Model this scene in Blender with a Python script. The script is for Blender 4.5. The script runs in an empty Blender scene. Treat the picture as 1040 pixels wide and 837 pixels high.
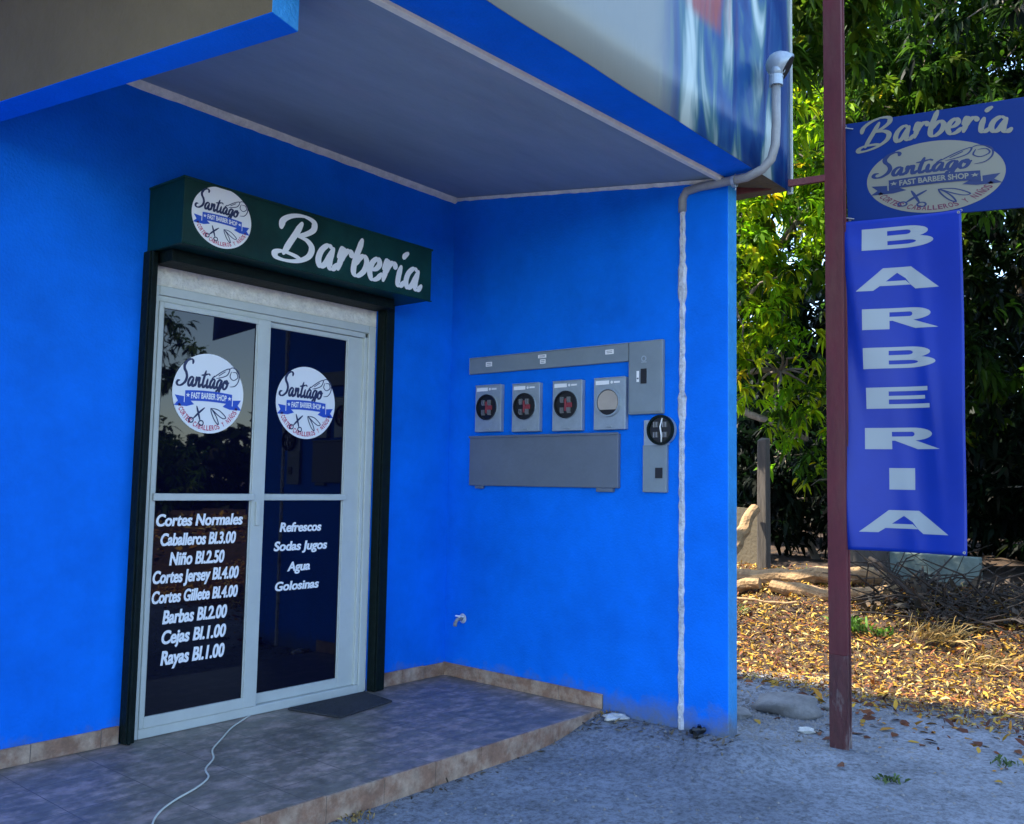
import bpy, bmesh, math, random
import numpy as np
from mathutils import Vector, Matrix
R = math.radians
random.seed(7)
rng = np.random.default_rng(7)
scene = bpy.context.scene
COL = scene.collection

# ------------------------------------------------------------------ camera
cam_d = bpy.data.cameras.new("camera")
cam = bpy.data.objects.new("camera", cam_d)
COL.objects.link(cam)
yaw, pit, rol = R(39.497), R(4.604), R(-1.059)
Fw = Vector((math.cos(pit) * math.cos(yaw), math.cos(pit) * math.sin(yaw), math.sin(pit)))
Rt = Vector((math.sin(yaw), -math.cos(yaw), 0))
Up = Rt.cross(Fw)
R2 = Rt * math.cos(rol) - Up * math.sin(rol)
U2 = Up * math.cos(rol) + Rt * math.sin(rol)
M = Matrix((R2, U2, -Fw)).transposed().to_4x4()
M.translation = Vector((-4.254, -4.021, 1.187))
cam.matrix_world = M
cam_d.sensor_width = 36
cam_d.lens = 926.97 / 1040 * 36
cam_d.clip_end = 1500
cam_d.clip_start = 0.05
scene.camera = cam

# ------------------------------------------------------------------ sky, sun, exposure
SUN = Vector((-0.28, 0.55, 1.0)).normalized()
world = bpy.data.worlds.new("World")
scene.world = world
world.use_nodes = True
wn = world.node_tree
sky = wn.nodes.new("ShaderNodeTexSky")
sky.sky_type = 'NISHITA'
sky.sun_disc = False
sky.sun_elevation = math.asin(SUN.z)
sky.sun_rotation = math.atan2(SUN.x, SUN.y)
sky.dust_density = 0.6
sky.ozone_density = 2.2
bg = wn.nodes["Background"]
bg.inputs["Strength"].default_value = 0.15
wn.links.new(sky.outputs[0], bg.inputs[0])
sun_d = bpy.data.lights.new("sun", 'SUN')
sun_d.energy = 3.0
sun_d.angle = R(0.5)
sun_d.color = (1.0, 0.93, 0.80)
sun = bpy.data.objects.new("sun", sun_d)
COL.objects.link(sun)
sun.rotation_euler = SUN.to_track_quat('Z', 'Y').to_euler()
scene.view_settings.view_transform = 'Standard'
scene.view_settings.look = 'None'
scene.view_settings.gamma = 1
scene.view_settings.exposure = 2.5

# ------------------------------------------------------------------ materials
def mat(name, col, rough=0.7, var=0.0, vscale=6.0, bump=0.0, bscale=40.0, metal=0.0, spec=0.5,
        col2=None, c2scale=3.0, c2pos=(0.5, 0.65), stretch=None, trans=0.0, attr=None, ior=None, coat=0.0):
    m = bpy.data.materials.new(name)
    m.use_nodes = True
    nt = m.node_tree
    p = nt.nodes["Principled BSDF"]
    p.inputs["Roughness"].default_value = rough
    p.inputs["Metallic"].default_value = metal
    p.inputs["Specular IOR Level"].default_value = spec
    if ior: p.inputs["IOR"].default_value = ior
    if coat: p.inputs["Coat Weight"].default_value = coat
    tc = nt.nodes.new("ShaderNodeTexCoord")
    mp = nt.nodes.new("ShaderNodeMapping")
    nt.links.new(tc.outputs["Object"], mp.inputs["Vector"])
    if stretch: mp.inputs["Scale"].default_value = stretch
    rgb = nt.nodes.new("ShaderNodeRGB")
    rgb.outputs[0].default_value = (*col, 1)
    out = rgb.outputs[0]
    if attr:
        at = nt.nodes.new("ShaderNodeAttribute")
        at.attribute_name = attr
        out = at.outputs["Color"]
    if col2:
        n = nt.nodes.new("ShaderNodeTexNoise")
        n.inputs["Scale"].default_value = c2scale
        n.inputs["Detail"].default_value = 8
        n.inputs["Roughness"].default_value = 0.65
        nt.links.new(mp.outputs[0], n.inputs["Vector"])
        cr = nt.nodes.new("ShaderNodeValToRGB")
        cr.color_ramp.elements[0].position = c2pos[0]
        cr.color_ramp.elements[1].position = c2pos[1]
        nt.links.new(n.outputs["Fac"], cr.inputs[0])
        mx = nt.nodes.new("ShaderNodeMix")
        mx.data_type = 'RGBA'
        nt.links.new(cr.outputs[0], mx.inputs[0])
        nt.links.new(out, mx.inputs[6])
        mx.inputs[7].default_value = (*col2, 1)
        out = mx.outputs[2]
    if var:
        n = nt.nodes.new("ShaderNodeTexNoise")
        n.inputs["Scale"].default_value = vscale
        n.inputs["Detail"].default_value = 9
        n.inputs["Roughness"].default_value = 0.7
        nt.links.new(mp.outputs[0], n.inputs["Vector"])
        mr = nt.nodes.new("ShaderNodeMapRange")
        mr.inputs[1].default_value = 0.3
        mr.inputs[2].default_value = 0.7
        mr.inputs[3].default_value = 1 - var
        mr.inputs[4].default_value = 1 + var
        nt.links.new(n.outputs["Fac"], mr.inputs[0])
        vm = nt.nodes.new("ShaderNodeVectorMath")
        vm.operation = 'SCALE'
        nt.links.new(out, vm.inputs[0])
        nt.links.new(mr.outputs[0], vm.inputs["Scale"])
        out = vm.outputs[0]
    nt.links.new(out, p.inputs["Base Color"])
    if bump:
        n = nt.nodes.new("ShaderNodeTexNoise")
        n.inputs["Scale"].default_value = bscale
        n.inputs["Detail"].default_value = 6
        nt.links.new(mp.outputs[0], n.inputs["Vector"])
        b = nt.nodes.new("ShaderNodeBump")
        b.inputs["Strength"].default_value = bump
        b.inputs["Distance"].default_value = 0.02
        nt.links.new(n.outputs["Fac"], b.inputs["Height"])
        nt.links.new(b.outputs[0], p.inputs["Normal"])
    if trans:
        t = nt.nodes.new("ShaderNodeBsdfTranslucent")
        nt.links.new(out, t.inputs[0])
        ms = nt.nodes.new("ShaderNodeMixShader")
        ms.inputs[0].default_value = trans
        nt.links.new(p.outputs[0], ms.inputs[1])
        nt.links.new(t.outputs[0], ms.inputs[2])
        nt.links.new(ms.outputs[0], nt.nodes["Material Output"].inputs[0])
    m["base"] = col
    return m

M_BLUE = mat("blue_wall_paint", (0.0005, 0.155, 0.74), 0.62, var=0.18, vscale=1.7, bump=0.2, bscale=80,
             col2=(0.0008, 0.175, 0.80), c2scale=1.3, c2pos=(0.42, 0.8), spec=0.12)
M_BLUE_EDGE = mat("pale_blue_edge", (0.02, 0.25, 0.60), 0.6, var=0.15, vscale=6, bump=0.4, bscale=60)  # paler blue for the end faces
M_BEIGE = mat("beige_plaster", (0.12, 0.095, 0.055), 0.85, var=0.15, vscale=2, bump=0.3, bscale=30)
M_SOFFIT = mat("soffit_board", (0.29, 0.35, 0.37), 0.75, var=0.12, vscale=1.6, bump=0.15, bscale=30,
               col2=(0.34, 0.36, 0.38), c2scale=2.2, c2pos=(0.5, 0.8), stretch=(1, 3, 1))
M_TRIM = mat("cream_trim", (0.85, 0.80, 0.62), 0.6, var=0.12, vscale=14, bump=0.2)
M_CORNICE = mat("plaster_cornice", (0.78, 0.74, 0.64), 0.8, var=0.2, vscale=18, bump=0.6, bscale=60)
M_TILE = mat("travertine_skirting_tile", (0.26, 0.145, 0.09), 0.5, var=0.3, vscale=22, bump=0.15, bscale=50,
             col2=(0.42, 0.30, 0.21), c2scale=9, c2pos=(0.42, 0.62))
M_PORCH = mat("porch_floor_tile", (0.175, 0.155, 0.130), 0.45, var=0.35, vscale=13, bump=0.22, bscale=14,
              col2=(0.34, 0.265, 0.235), c2scale=8, c2pos=(0.47, 0.62), stretch=(1, 1.3, 1))
M_GROUT = mat("grout", (0.16, 0.14, 0.12), 0.9, var=0.2)
M_ALU = mat("white_aluminium", (0.52, 0.55, 0.50), 0.38, var=0.06, vscale=8, bump=0.03)
M_ALUDARK = mat("frame_shadow_gap_rubber", (0.02, 0.022, 0.025), 0.6)
M_GLASS = mat("tinted_mirror_film_glass", (0.002, 0.0025, 0.010), 0.015, ior=1.41, spec=0.5)
M_GREEN = mat("dark_green_enamel", (0.002, 0.030, 0.026), 0.5, var=0.35, vscale=3, bump=0.12, bscale=12,
              col2=(0.005, 0.048, 0.042), c2scale=2, c2pos=(0.45, 0.7), spec=0.2)
M_BLACKGREEN = mat("shutter_rail_paint", (0.003, 0.009, 0.008), 0.6, var=0.4, vscale=20, bump=0.3, spec=0.15)
M_WHITE = mat("white_vinyl", (0.88, 0.88, 0.86), 0.5)
M_NAVY = mat("navy_vinyl", (0.008, 0.02, 0.085), 0.5)
M_LOGOBLUE = mat("logo_blue_vinyl", (0.01, 0.08, 0.52), 0.5)
M_LOGORED = mat("logo_red_vinyl", (0.55, 0.02, 0.10), 0.5)
M_GREY = mat("grey_enclosure_paint", (0.20, 0.245, 0.27), 0.45, var=0.1, vscale=5, bump=0.05)
M_GREYD = mat("darker_grey_enclosure_paint", (0.125, 0.15, 0.185), 0.5, var=0.12, vscale=4, bump=0.06)
M_GREYL = mat("galvanised_socket_box", (0.34, 0.40, 0.44), 0.4, var=0.15, vscale=12, metal=0.3)
M_BLACK = mat("black_plastic", (0.008, 0.009, 0.01), 0.4)
M_COPPER = mat("jaw_metal", (0.26, 0.26, 0.25), 0.4, metal=0.4)
M_RED = mat("red_phase_cap", (0.26, 0.03, 0.04), 0.5)
M_CARD = mat("cardboard_blank", (0.42, 0.36, 0.30), 0.85, var=0.1)
M_PLASTER = mat("raw_plaster", (0.55, 0.56, 0.58), 0.9, var=0.3, vscale=25, bump=0.8, bscale=50,
                col2=(0.25, 0.28, 0.36), c2scale=14, c2pos=(0.55, 0.7))
M_PVC = mat("grey_pvc_pipe", (0.27, 0.275, 0.27), 0.45, var=0.15, vscale=16, col2=(0.3, 0.28, 0.27), c2scale=9, c2pos=(0.55, 0.75))
M_STEEL = mat("oxide_red_primer_steel", (0.105, 0.014, 0.020), 0.75, var=0.25, vscale=9, bump=0.2,
              col2=(0.11, 0.035, 0.03), c2scale=5, c2pos=(0.45, 0.7), stretch=(1, 1, 0.3))
M_STEELW = mat("worn_steel_foot", (0.07, 0.018, 0.020), 0.7, var=0.4, vscale=14, bump=0.4,
               col2=(0.22, 0.19, 0.18), c2scale=11, c2pos=(0.52, 0.68), stretch=(1, 1, 0.35))
M_BANNER = mat("blue_banner_vinyl", (0.003, 0.028, 0.30), 0.4, var=0.12, vscale=2, bump=0.06, bscale=9, spec=0.3)
M_BOARD = mat("blue_sign_vinyl", (0.001, 0.024, 0.15), 0.6, var=0.1, vscale=2, bump=0.03, bscale=7, spec=0.2)
M_BWHITE = mat("banner_print_white", (0.32, 0.36, 0.37), 0.5)
M_BWHITE2 = mat("sign_print_grey_white", (0.21, 0.205, 0.155), 0.5)
M_RUBBER = mat("doormat_rubber", (0.03, 0.032, 0.038), 0.9, var=0.3, vscale=30, bump=0.6, bscale=120)
M_CORD = mat("pale_cord", (0.62, 0.62, 0.52), 0.5)
M_BARK = mat("bark", (0.16, 0.125, 0.09), 0.95, var=0.4, vscale=14, bump=1.0, bscale=22, stretch=(1, 1, 0.3))
M_LOG = mat("pale_dry_log_wood", (0.30, 0.185, 0.085), 0.95, var=0.4, vscale=12, bump=1.0, bscale=30, stretch=(.4, 1, 1))
M_POSTW = mat("weathered_grey_wood", (0.075, 0.062, 0.048), 0.95, var=0.35, vscale=16, bump=0.6, bscale=30, stretch=(1, 1, 0.15))
M_ROCK = mat("rock", (0.20, 0.19, 0.18), 0.95, var=0.35, vscale=7, bump=1.0, bscale=14)
M_RUBBLE = mat("pale_rubble", (0.55, 0.54, 0.50), 0.9, var=0.3, vscale=20, bump=0.8, bscale=40)
M_TWIG = mat("dry_twigs", (0.022, 0.015, 0.010), 0.95, var=0.4, vscale=10)
M_FARWALL = mat("mildewed_whitewash", (0.12, 0.15, 0.125), 0.9, var=0.3, vscale=3, bump=0.4)
M_LEAF = mat("broad_leaf", (0.05, 0.1, 0.02), 0.5, attr="tint", trans=0.58, spec=0.18)
M_DRY = mat("dry_leaf", (0.3, 0.15, 0.04), 0.75, attr="tint", trans=0.12)
M_GRASS = mat("grass_blade", (0.1, 0.15, 0.03), 0.6, attr="tint", trans=0.3)

def add_dirt(m, zlo, zhi, col, scale=7):
    """dust and splash marks of an irregular outline low on a wall"""
    nt = m.node_tree; p = nt.nodes["Principled BSDF"]; src = p.inputs["Base Color"].links[0].from_socket
    g_ = nt.nodes.new("ShaderNodeNewGeometry"); sp = nt.nodes.new("ShaderNodeSeparateXYZ"); nt.links.new(g_.outputs["Position"], sp.inputs[0])
    n = nt.nodes.new("ShaderNodeTexNoise"); n.inputs["Scale"].default_value = scale; n.inputs["Detail"].default_value = 9; n.inputs["Roughness"].default_value = .7
    nt.links.new(g_.outputs["Position"], n.inputs["Vector"])
    k = nt.nodes.new("ShaderNodeMath"); k.operation = 'MULTIPLY_ADD'; k.inputs[1].default_value = -0.34; nt.links.new(n.outputs["Fac"], k.inputs[0]); nt.links.new(sp.outputs[2], k.inputs[2])
    r = nt.nodes.new("ShaderNodeMapRange"); r.inputs[1].default_value = zhi; r.inputs[2].default_value = zlo; nt.links.new(k.outputs[0], r.inputs[0])
    mx = nt.nodes.new("ShaderNodeMix"); mx.data_type = 'RGBA'; nt.links.new(r.outputs[0], mx.inputs[0]); nt.links.new(src, mx.inputs[6]); mx.inputs[7].default_value = (*col, 1)
    nt.links.new(mx.outputs[2], p.inputs["Base Color"])
    # scattered scuffs and pale scratches
    n2 = nt.nodes.new("ShaderNodeTexNoise"); n2.inputs["Scale"].default_value = 3.2; n2.inputs["Detail"].default_value = 12; n2.inputs["Roughness"].default_value = .78
    nt.links.new(g_.outputs["Position"], n2.inputs["Vector"])
    r2 = nt.nodes.new("ShaderNodeMapRange"); r2.inputs[1].default_value = .66; r2.inputs[2].default_value = .76; r2.inputs[4].default_value = .35; nt.links.new(n2.outputs["Fac"], r2.inputs[0])
    m2 = nt.nodes.new("ShaderNodeMix"); m2.data_type = 'RGBA'; nt.links.new(r2.outputs[0], m2.inputs[0]); nt.links.new(mx.outputs[2], m2.inputs[6]); m2.inputs[7].default_value = (.05, .30, .62, 1)
    nt.links.new(m2.outputs[2], p.inputs["Base Color"])
add_dirt(M_BLUE, -0.22, -0.06, (.12, .15, .20))
add_dirt(M_BLUE_EDGE, -0.22, -0.06, (.12, .15, .20))
def add_joints(m, size, col):
    nt = m.node_tree; p = nt.nodes["Principled BSDF"]; src = p.inputs["Base Color"].links[0].from_socket
    tc = nt.nodes.new("ShaderNodeTexCoord"); br = nt.nodes.new("ShaderNodeTexBrick")
    br.offset = 0; br.inputs["Scale"].default_value = 1; br.inputs["Mortar Size"].default_value = .0022; br.inputs["Mortar Smooth"].default_value = .3
    br.inputs["Brick Width"].default_value = size; br.inputs["Row Height"].default_value = size
    br.inputs["Color1"].default_value = (.86, .86, .86, 1); br.inputs["Color2"].default_value = (1.12, 1.08, 1.05, 1); br.inputs["Mortar"].default_value = (1, 1, 1, 1)
    nt.links.new(tc.outputs["Object"], br.inputs["Vector"])
    mu = nt.nodes.new("ShaderNodeVectorMath"); mu.operation = 'MULTIPLY'; nt.links.new(src, mu.inputs[0]); nt.links.new(br.outputs["Color"], mu.inputs[1])
    mx = nt.nodes.new("ShaderNodeMix"); mx.data_type = 'RGBA'; nt.links.new(br.outputs["Fac"], mx.inputs[0]); nt.links.new(mu.outputs[0], mx.inputs[6]); mx.inputs[7].default_value = (*col, 1)
    nt.links.new(mx.outputs[2], p.inputs["Base Color"])
add_joints(M_PORCH, .33, (.10, .085, .08))

def ground_material():
    m = mat("sandy_ground", (0.20, 0.215, 0.24), 0.95, var=0.34, vscale=2.6, bump=1.0, bscale=7)
    nt = m.node_tree
    p = nt.nodes["Principled BSDF"]
    # darker specks and litter-coloured soil beyond the bank foot
    tc = nt.nodes.new("ShaderNodeTexCoord")
    src = p.inputs["Base Color"].links[0].from_socket
    n = nt.nodes.new("ShaderNodeTexNoise"); n.inputs["Scale"].default_value = 38; n.inputs["Detail"].default_value = 10
    n.inputs["Roughness"].default_value = 0.75
    nt.links.new(tc.outputs["Object"], n.inputs["Vector"])
    cr = nt.nodes.new("ShaderNodeValToRGB")
    cr.color_ramp.elements[0].position = 0.36; cr.color_ramp.elements[0].color = (0.42, 0.40, 0.38, 1)
    cr.color_ramp.elements[1].position = 0.56; cr.color_ramp.elements[1].color = (1.1, 1.1, 1.1, 1)
    nt.links.new(n.outputs["Fac"], cr.inputs[0])
    mu = nt.nodes.new("ShaderNodeVectorMath"); mu.operation = 'MULTIPLY'
    nt.links.new(src, mu.inputs[0]); nt.links.new(cr.outputs[0], mu.inputs[1])
    at = nt.nodes.new("ShaderNodeAttribute"); at.attribute_name = "soil"
    n2 = nt.nodes.new("ShaderNodeTexNoise"); n2.inputs["Scale"].default_value = 11; n2.inputs["Detail"].default_value = 9
    nt.links.new(tc.outputs["Object"], n2.inputs["Vector"])
    cr2 = nt.nodes.new("ShaderNodeValToRGB")
    cr2.color_ramp.elements[0].position = 0.35; cr2.color_ramp.elements[0].color = (0.02, 0.011, 0.006, 1)
    cr2.color_ramp.elements[1].position = 0.65; cr2.color_ramp.elements[1].color = (0.055, 0.028, 0.010, 1)
    nt.links.new(n2.outputs["Fac"], cr2.inputs[0])
    mx = nt.nodes.new("ShaderNodeMix"); mx.data_type = 'RGBA'
    nt.links.new(at.outputs["Fac"], mx.inputs[0])
    nt.links.new(mu.outputs[0], mx.inputs[6]); nt.links.new(cr2.outputs[0], mx.inputs[7])
    nt.links.new(mx.outputs[2], p.inputs["Base Color"])
    # fine second bump
    b0 = p.inputs["Normal"].links[0].from_node
    b = nt.nodes.new("ShaderNodeBump"); b.inputs["Strength"].default_value = 0.6; b.inputs["Distance"].default_value = 0.01
    nt.links.new(n.outputs["Fac"], b.inputs["Height"]); nt.links.new(b0.outputs[0], b.inputs["Normal"])
    nt.links.new(b.outputs[0], p.inputs["Normal"])
    return m
M_GROUND = ground_material()

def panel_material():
    """glossy sheet: pale ground colour, reflections painted in as blue and teal runs and a red patch near its right end"""
    m = bpy.data.materials.new("painted_reflection_fascia_sheet"); m.use_nodes = True
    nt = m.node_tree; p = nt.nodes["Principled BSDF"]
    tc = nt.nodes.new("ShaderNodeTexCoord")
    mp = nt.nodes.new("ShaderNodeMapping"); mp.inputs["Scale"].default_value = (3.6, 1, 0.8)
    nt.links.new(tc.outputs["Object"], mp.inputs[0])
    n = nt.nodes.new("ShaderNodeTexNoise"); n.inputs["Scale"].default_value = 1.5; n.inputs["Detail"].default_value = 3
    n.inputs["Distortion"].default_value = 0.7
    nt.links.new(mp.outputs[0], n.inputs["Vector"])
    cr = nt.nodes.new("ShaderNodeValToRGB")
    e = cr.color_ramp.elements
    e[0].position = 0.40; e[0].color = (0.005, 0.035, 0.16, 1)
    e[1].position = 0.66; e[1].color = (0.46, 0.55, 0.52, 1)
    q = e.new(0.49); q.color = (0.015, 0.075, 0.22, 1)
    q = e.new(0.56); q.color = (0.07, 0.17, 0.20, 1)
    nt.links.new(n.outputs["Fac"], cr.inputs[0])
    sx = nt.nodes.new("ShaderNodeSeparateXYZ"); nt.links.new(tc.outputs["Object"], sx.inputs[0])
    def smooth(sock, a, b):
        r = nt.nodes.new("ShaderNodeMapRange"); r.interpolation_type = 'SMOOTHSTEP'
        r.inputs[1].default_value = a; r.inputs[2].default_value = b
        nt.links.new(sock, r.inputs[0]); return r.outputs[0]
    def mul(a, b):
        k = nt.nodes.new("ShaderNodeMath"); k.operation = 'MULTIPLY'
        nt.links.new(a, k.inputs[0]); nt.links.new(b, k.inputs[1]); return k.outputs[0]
    ease = smooth(sx.outputs[0], -1.05, -0.75)         # painted reflections only near the right end
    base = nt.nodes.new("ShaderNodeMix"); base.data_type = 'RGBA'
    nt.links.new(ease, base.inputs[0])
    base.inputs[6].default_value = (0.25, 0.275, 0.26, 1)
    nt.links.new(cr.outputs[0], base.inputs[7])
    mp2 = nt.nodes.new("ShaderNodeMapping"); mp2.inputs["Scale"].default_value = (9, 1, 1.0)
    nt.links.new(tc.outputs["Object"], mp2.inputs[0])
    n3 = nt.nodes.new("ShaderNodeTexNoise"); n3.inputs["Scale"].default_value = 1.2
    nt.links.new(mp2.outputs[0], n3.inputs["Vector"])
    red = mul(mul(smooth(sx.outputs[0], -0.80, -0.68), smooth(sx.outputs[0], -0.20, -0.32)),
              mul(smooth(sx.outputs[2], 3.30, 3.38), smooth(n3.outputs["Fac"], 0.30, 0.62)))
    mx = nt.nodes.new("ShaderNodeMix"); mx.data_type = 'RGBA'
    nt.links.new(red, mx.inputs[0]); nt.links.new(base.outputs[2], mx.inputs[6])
    mx.inputs[7].default_value = (0.30, 0.07, 0.06, 1)  # red reflection painted into the sheet colour
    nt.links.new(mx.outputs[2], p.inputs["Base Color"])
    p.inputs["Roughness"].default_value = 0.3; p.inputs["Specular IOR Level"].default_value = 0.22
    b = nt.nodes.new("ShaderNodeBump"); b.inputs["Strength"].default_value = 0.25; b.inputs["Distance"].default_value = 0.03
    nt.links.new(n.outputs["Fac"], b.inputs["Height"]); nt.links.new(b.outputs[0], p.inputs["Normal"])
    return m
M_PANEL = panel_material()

# ------------------------------------------------------------------ mesh helpers
class Frame:
    """local (a,b,c) -> o + a*u + b*v + c*n"""
    def __init__(s, o, u, v, n):
        s.o, s.u, s.v, s.n = map(Vector, (o, u, v, n))
    def __call__(s, a, b, c=0.0):
        return s.o + s.u * a + s.v * b + s.n * c

class MB:
    def __init__(s):
        s.v, s.f, s.m = [], [], []
    def add(s, vs, fs, mi=0):
        k = len(s.v)
        s.v += [tuple(q) for q in vs]
        s.f += [tuple(i + k for i in f) for f in fs]
        s.m += [mi] * len(fs)
    def box(s, a, b, mi=0, fr=None):
        (x0, y0, z0), (x1, y1, z1) = a, b
        c = [(x0, y0, z0), (x1, y0, z0), (x1, y1, z0), (x0, y1, z0), (x0, y0, z1), (x1, y0, z1), (x1, y1, z1), (x0, y1, z1)]
        if fr: c = [fr(*q) for q in c]
        s.add(c, [(0, 3, 2, 1), (4, 5, 6, 7), (0, 1, 5, 4), (1, 2, 6, 5), (2, 3, 7, 6), (3, 0, 4, 7)], mi)
    def hexa(s, c, mi=0):
        s.add(c, [(0, 3, 2, 1), (4, 5, 6, 7), (0, 1, 5, 4), (1, 2, 6, 5), (2, 3, 7, 6), (3, 0, 4, 7)], mi)
    def tube(s, pts, rad, seg=10, mi=0, cap=True, jag=0.0):
        pts = [Vector(p) for p in pts]
        if not hasattr(rad, '__len__'): rad = [rad] * len(pts)
        rings = []
        prev = None
        for i, p in enumerate(pts):
            t = (pts[min(i + 1, len(pts) - 1)] - pts[max(i - 1, 0)]).normalized()
            if prev is None:
                ref = Vector((0, 0, 1)) if abs(t.z) < 0.9 else Vector((1, 0, 0))
                a = t.cross(ref).normalized()
            else:
                a = (prev - t * prev.dot(t)).normalized()
            prev = a
            b = t.cross(a)
            rr = []
            for k in range(seg):
                th = 2 * math.pi * k / seg
                r = rad[i] * (1 + (random.uniform(-jag, jag) if jag else 0))
                rr.append(p + a * math.cos(th) * r + b * math.sin(th) * r)
            rings.append(rr)
        vs = [q for rr in rings for q in rr]
        fs = []
        for i in range(len(pts) - 1):
            for k in range(seg):
                k2 = (k + 1) % seg
                fs.append((i * seg + k, i * seg + k2, (i + 1) * seg + k2, (i + 1) * seg + k))
        if cap:
            fs.append(tuple(range(seg))[::-1])
            fs.append(tuple((len(pts) - 1) * seg + k for k in range(seg)))
        s.add(vs, fs, mi)
    def disc(s, fr, cx, cy, rx, ry, c, mi=0, seg=64):
        s.add([fr(cx + rx * math.cos(2 * math.pi * k / seg), cy + ry * math.sin(2 * math.pi * k / seg), c) for k in range(seg)],
              [tuple(range(seg))], mi)
    def cyl(s, fr, cx, cy, r, c0, c1, mi=0, seg=32, r2=None):
        r2 = r if r2 is None else r2
        A = [fr(cx + r * math.cos(2 * math.pi * k / seg), cy + r * math.sin(2 * math.pi * k / seg), c0) for k in range(seg)]
        B = [fr(cx + r2 * math.cos(2 * math.pi * k / seg), cy + r2 * math.sin(2 * math.pi * k / seg), c1) for k in range(seg)]
        fs = [(k, (k + 1) % seg, seg + (k + 1) % seg, seg + k) for k in range(seg)] + [tuple(range(seg))[::-1], tuple(range(seg, 2 * seg))]
        s.add(A + B, fs, mi)
    def ring(s, fr, cx, cy, r0, r1, c0, c1, mi=0, seg=36):
        P = []
        for (r, c) in ((r1, c0), (r1, c1), (r0, c1), (r0, c0)):
            P += [fr(cx + r * math.cos(2 * math.pi * k / seg), cy + r * math.sin(2 * math.pi * k / seg), c) for k in range(seg)]
        fs = []
        for j in range(4):
            for k in range(seg):
                k2 = (k + 1) % seg; j2 = (j + 1) % 4
                fs.append((j * seg + k, j * seg + k2, j2 * seg + k2, j2 * seg + k))
        s.add(P, fs, mi)
    def poly(s, fr, pts, c, mi=0):
        s.add([fr(x, y, c) for x, y in pts], [tuple(range(len(pts)))], mi)
    def build(s, name, mats, parent=None, smooth=False, bevel=0.0, bseg=2, origin=None):
        if not isinstance(mats, (list, tuple)): mats = [mats]
        me = bpy.data.meshes.new(name)
        off = Vector((0, 0, 0))
        if parent is not None: off = Vector(parent.get("_o", (0, 0, 0)))
        elif origin is not None: off = Vector(origin)
        me.from_pydata([tuple(Vector(q) - off) for q in s.v], [], s.f)
        for m in mats: me.materials.append(m)
        me.polygons.foreach_set("material_index", s.m)
        if smooth: me.polygons.foreach_set("use_smooth", [True] * len(me.polygons))
        bm = bmesh.new(); bm.from_mesh(me); bmesh.ops.recalc_face_normals(bm, faces=bm.faces) if not name.startswith(('logo', 'letter', 'price', 'drinks', 'print')) else None
        bm.to_mesh(me); bm.free()
        o = bpy.data.objects.new(name, me); COL.objects.link(o)
        if parent is not None:
            o.parent = parent
            o["_o"] = list(off)
        else:
            o.location = off
            o["_o"] = list(off)
        if bevel:
            b = o.modifiers.new("bevel", 'BEVEL'); b.width = bevel; b.segments = bseg; b.limit_method = 'ANGLE'; b.angle_limit = R(40)
            if smooth is False:
                pass
        return o

def thing(name, loc, label, cat, group=None):
    o = bpy.data.objects.new(name, None); COL.objects.link(o)
    o.empty_display_size = 0.1
    o.location = loc; o["_o"] = list(loc)
    return tag(o, label, cat, group)
def tag(o, label, cat, group=None):
    o["label"] = label; o["category"] = cat
    if group: o["group"] = group
    return o
def struct(o, kind='structure'):
    o["kind"] = kind; return o

# ------------------------------------------------------------------ lettering
_tc = {}
def text_geo(s, bold=0.0, shear=0.0):
    key = (s, bold, shear)
    if key in _tc: return _tc[key]
    cu = bpy.data.curves.new("t", 'FONT'); cu.body = s; cu.size = 1; cu.offset = bold; cu.shear = shear
    cu.resolution_u = 6; cu.fill_mode = 'FRONT'
    ob = bpy.data.objects.new("t", cu); COL.objects.link(ob)
    dg = bpy.context.evaluated_depsgraph_get()
    me = bpy.data.meshes.new_from_object(ob.evaluated_get(dg))
    vs = [(v.co.x, v.co.y) for v in me.vertices]; fs = [tuple(p.vertices) for p in me.polygons]
    bpy.data.objects.remove(ob); bpy.data.curves.remove(cu); bpy.data.meshes.remove(me)
    _tc[key] = (vs, fs)
    return vs, fs
def put_text(mb, fr, s, x0, x1, y0, y1, c, mi=0, bold=0.0, shear=0.0, warp=None, ref=None):
    """fit the text's box into x0..x1, y0..y1; ref = a string whose height sets the scale"""
    vs, fs = text_geo(s, bold, shear)
    xs = [v[0] for v in vs]; ys = [v[1] for v in vs]
    ax, bx, ay, by = min(xs), max(xs), min(ys), max(ys)
    if ref:
        rv, _ = text_geo(ref, bold, shear); ay, by = min(v[1] for v in rv), max(v[1] for v in rv)
    P = []
    for x, y in vs:
        a = x0 + (x - ax) / (bx - ax) * (x1 - x0); b = y0 + (y - ay) / (by - ay) * (y1 - y0)
        if warp: a, b = warp(a, b)
        P.append(fr(a, b, c))
    mb.add(P, fs, mi)

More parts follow.
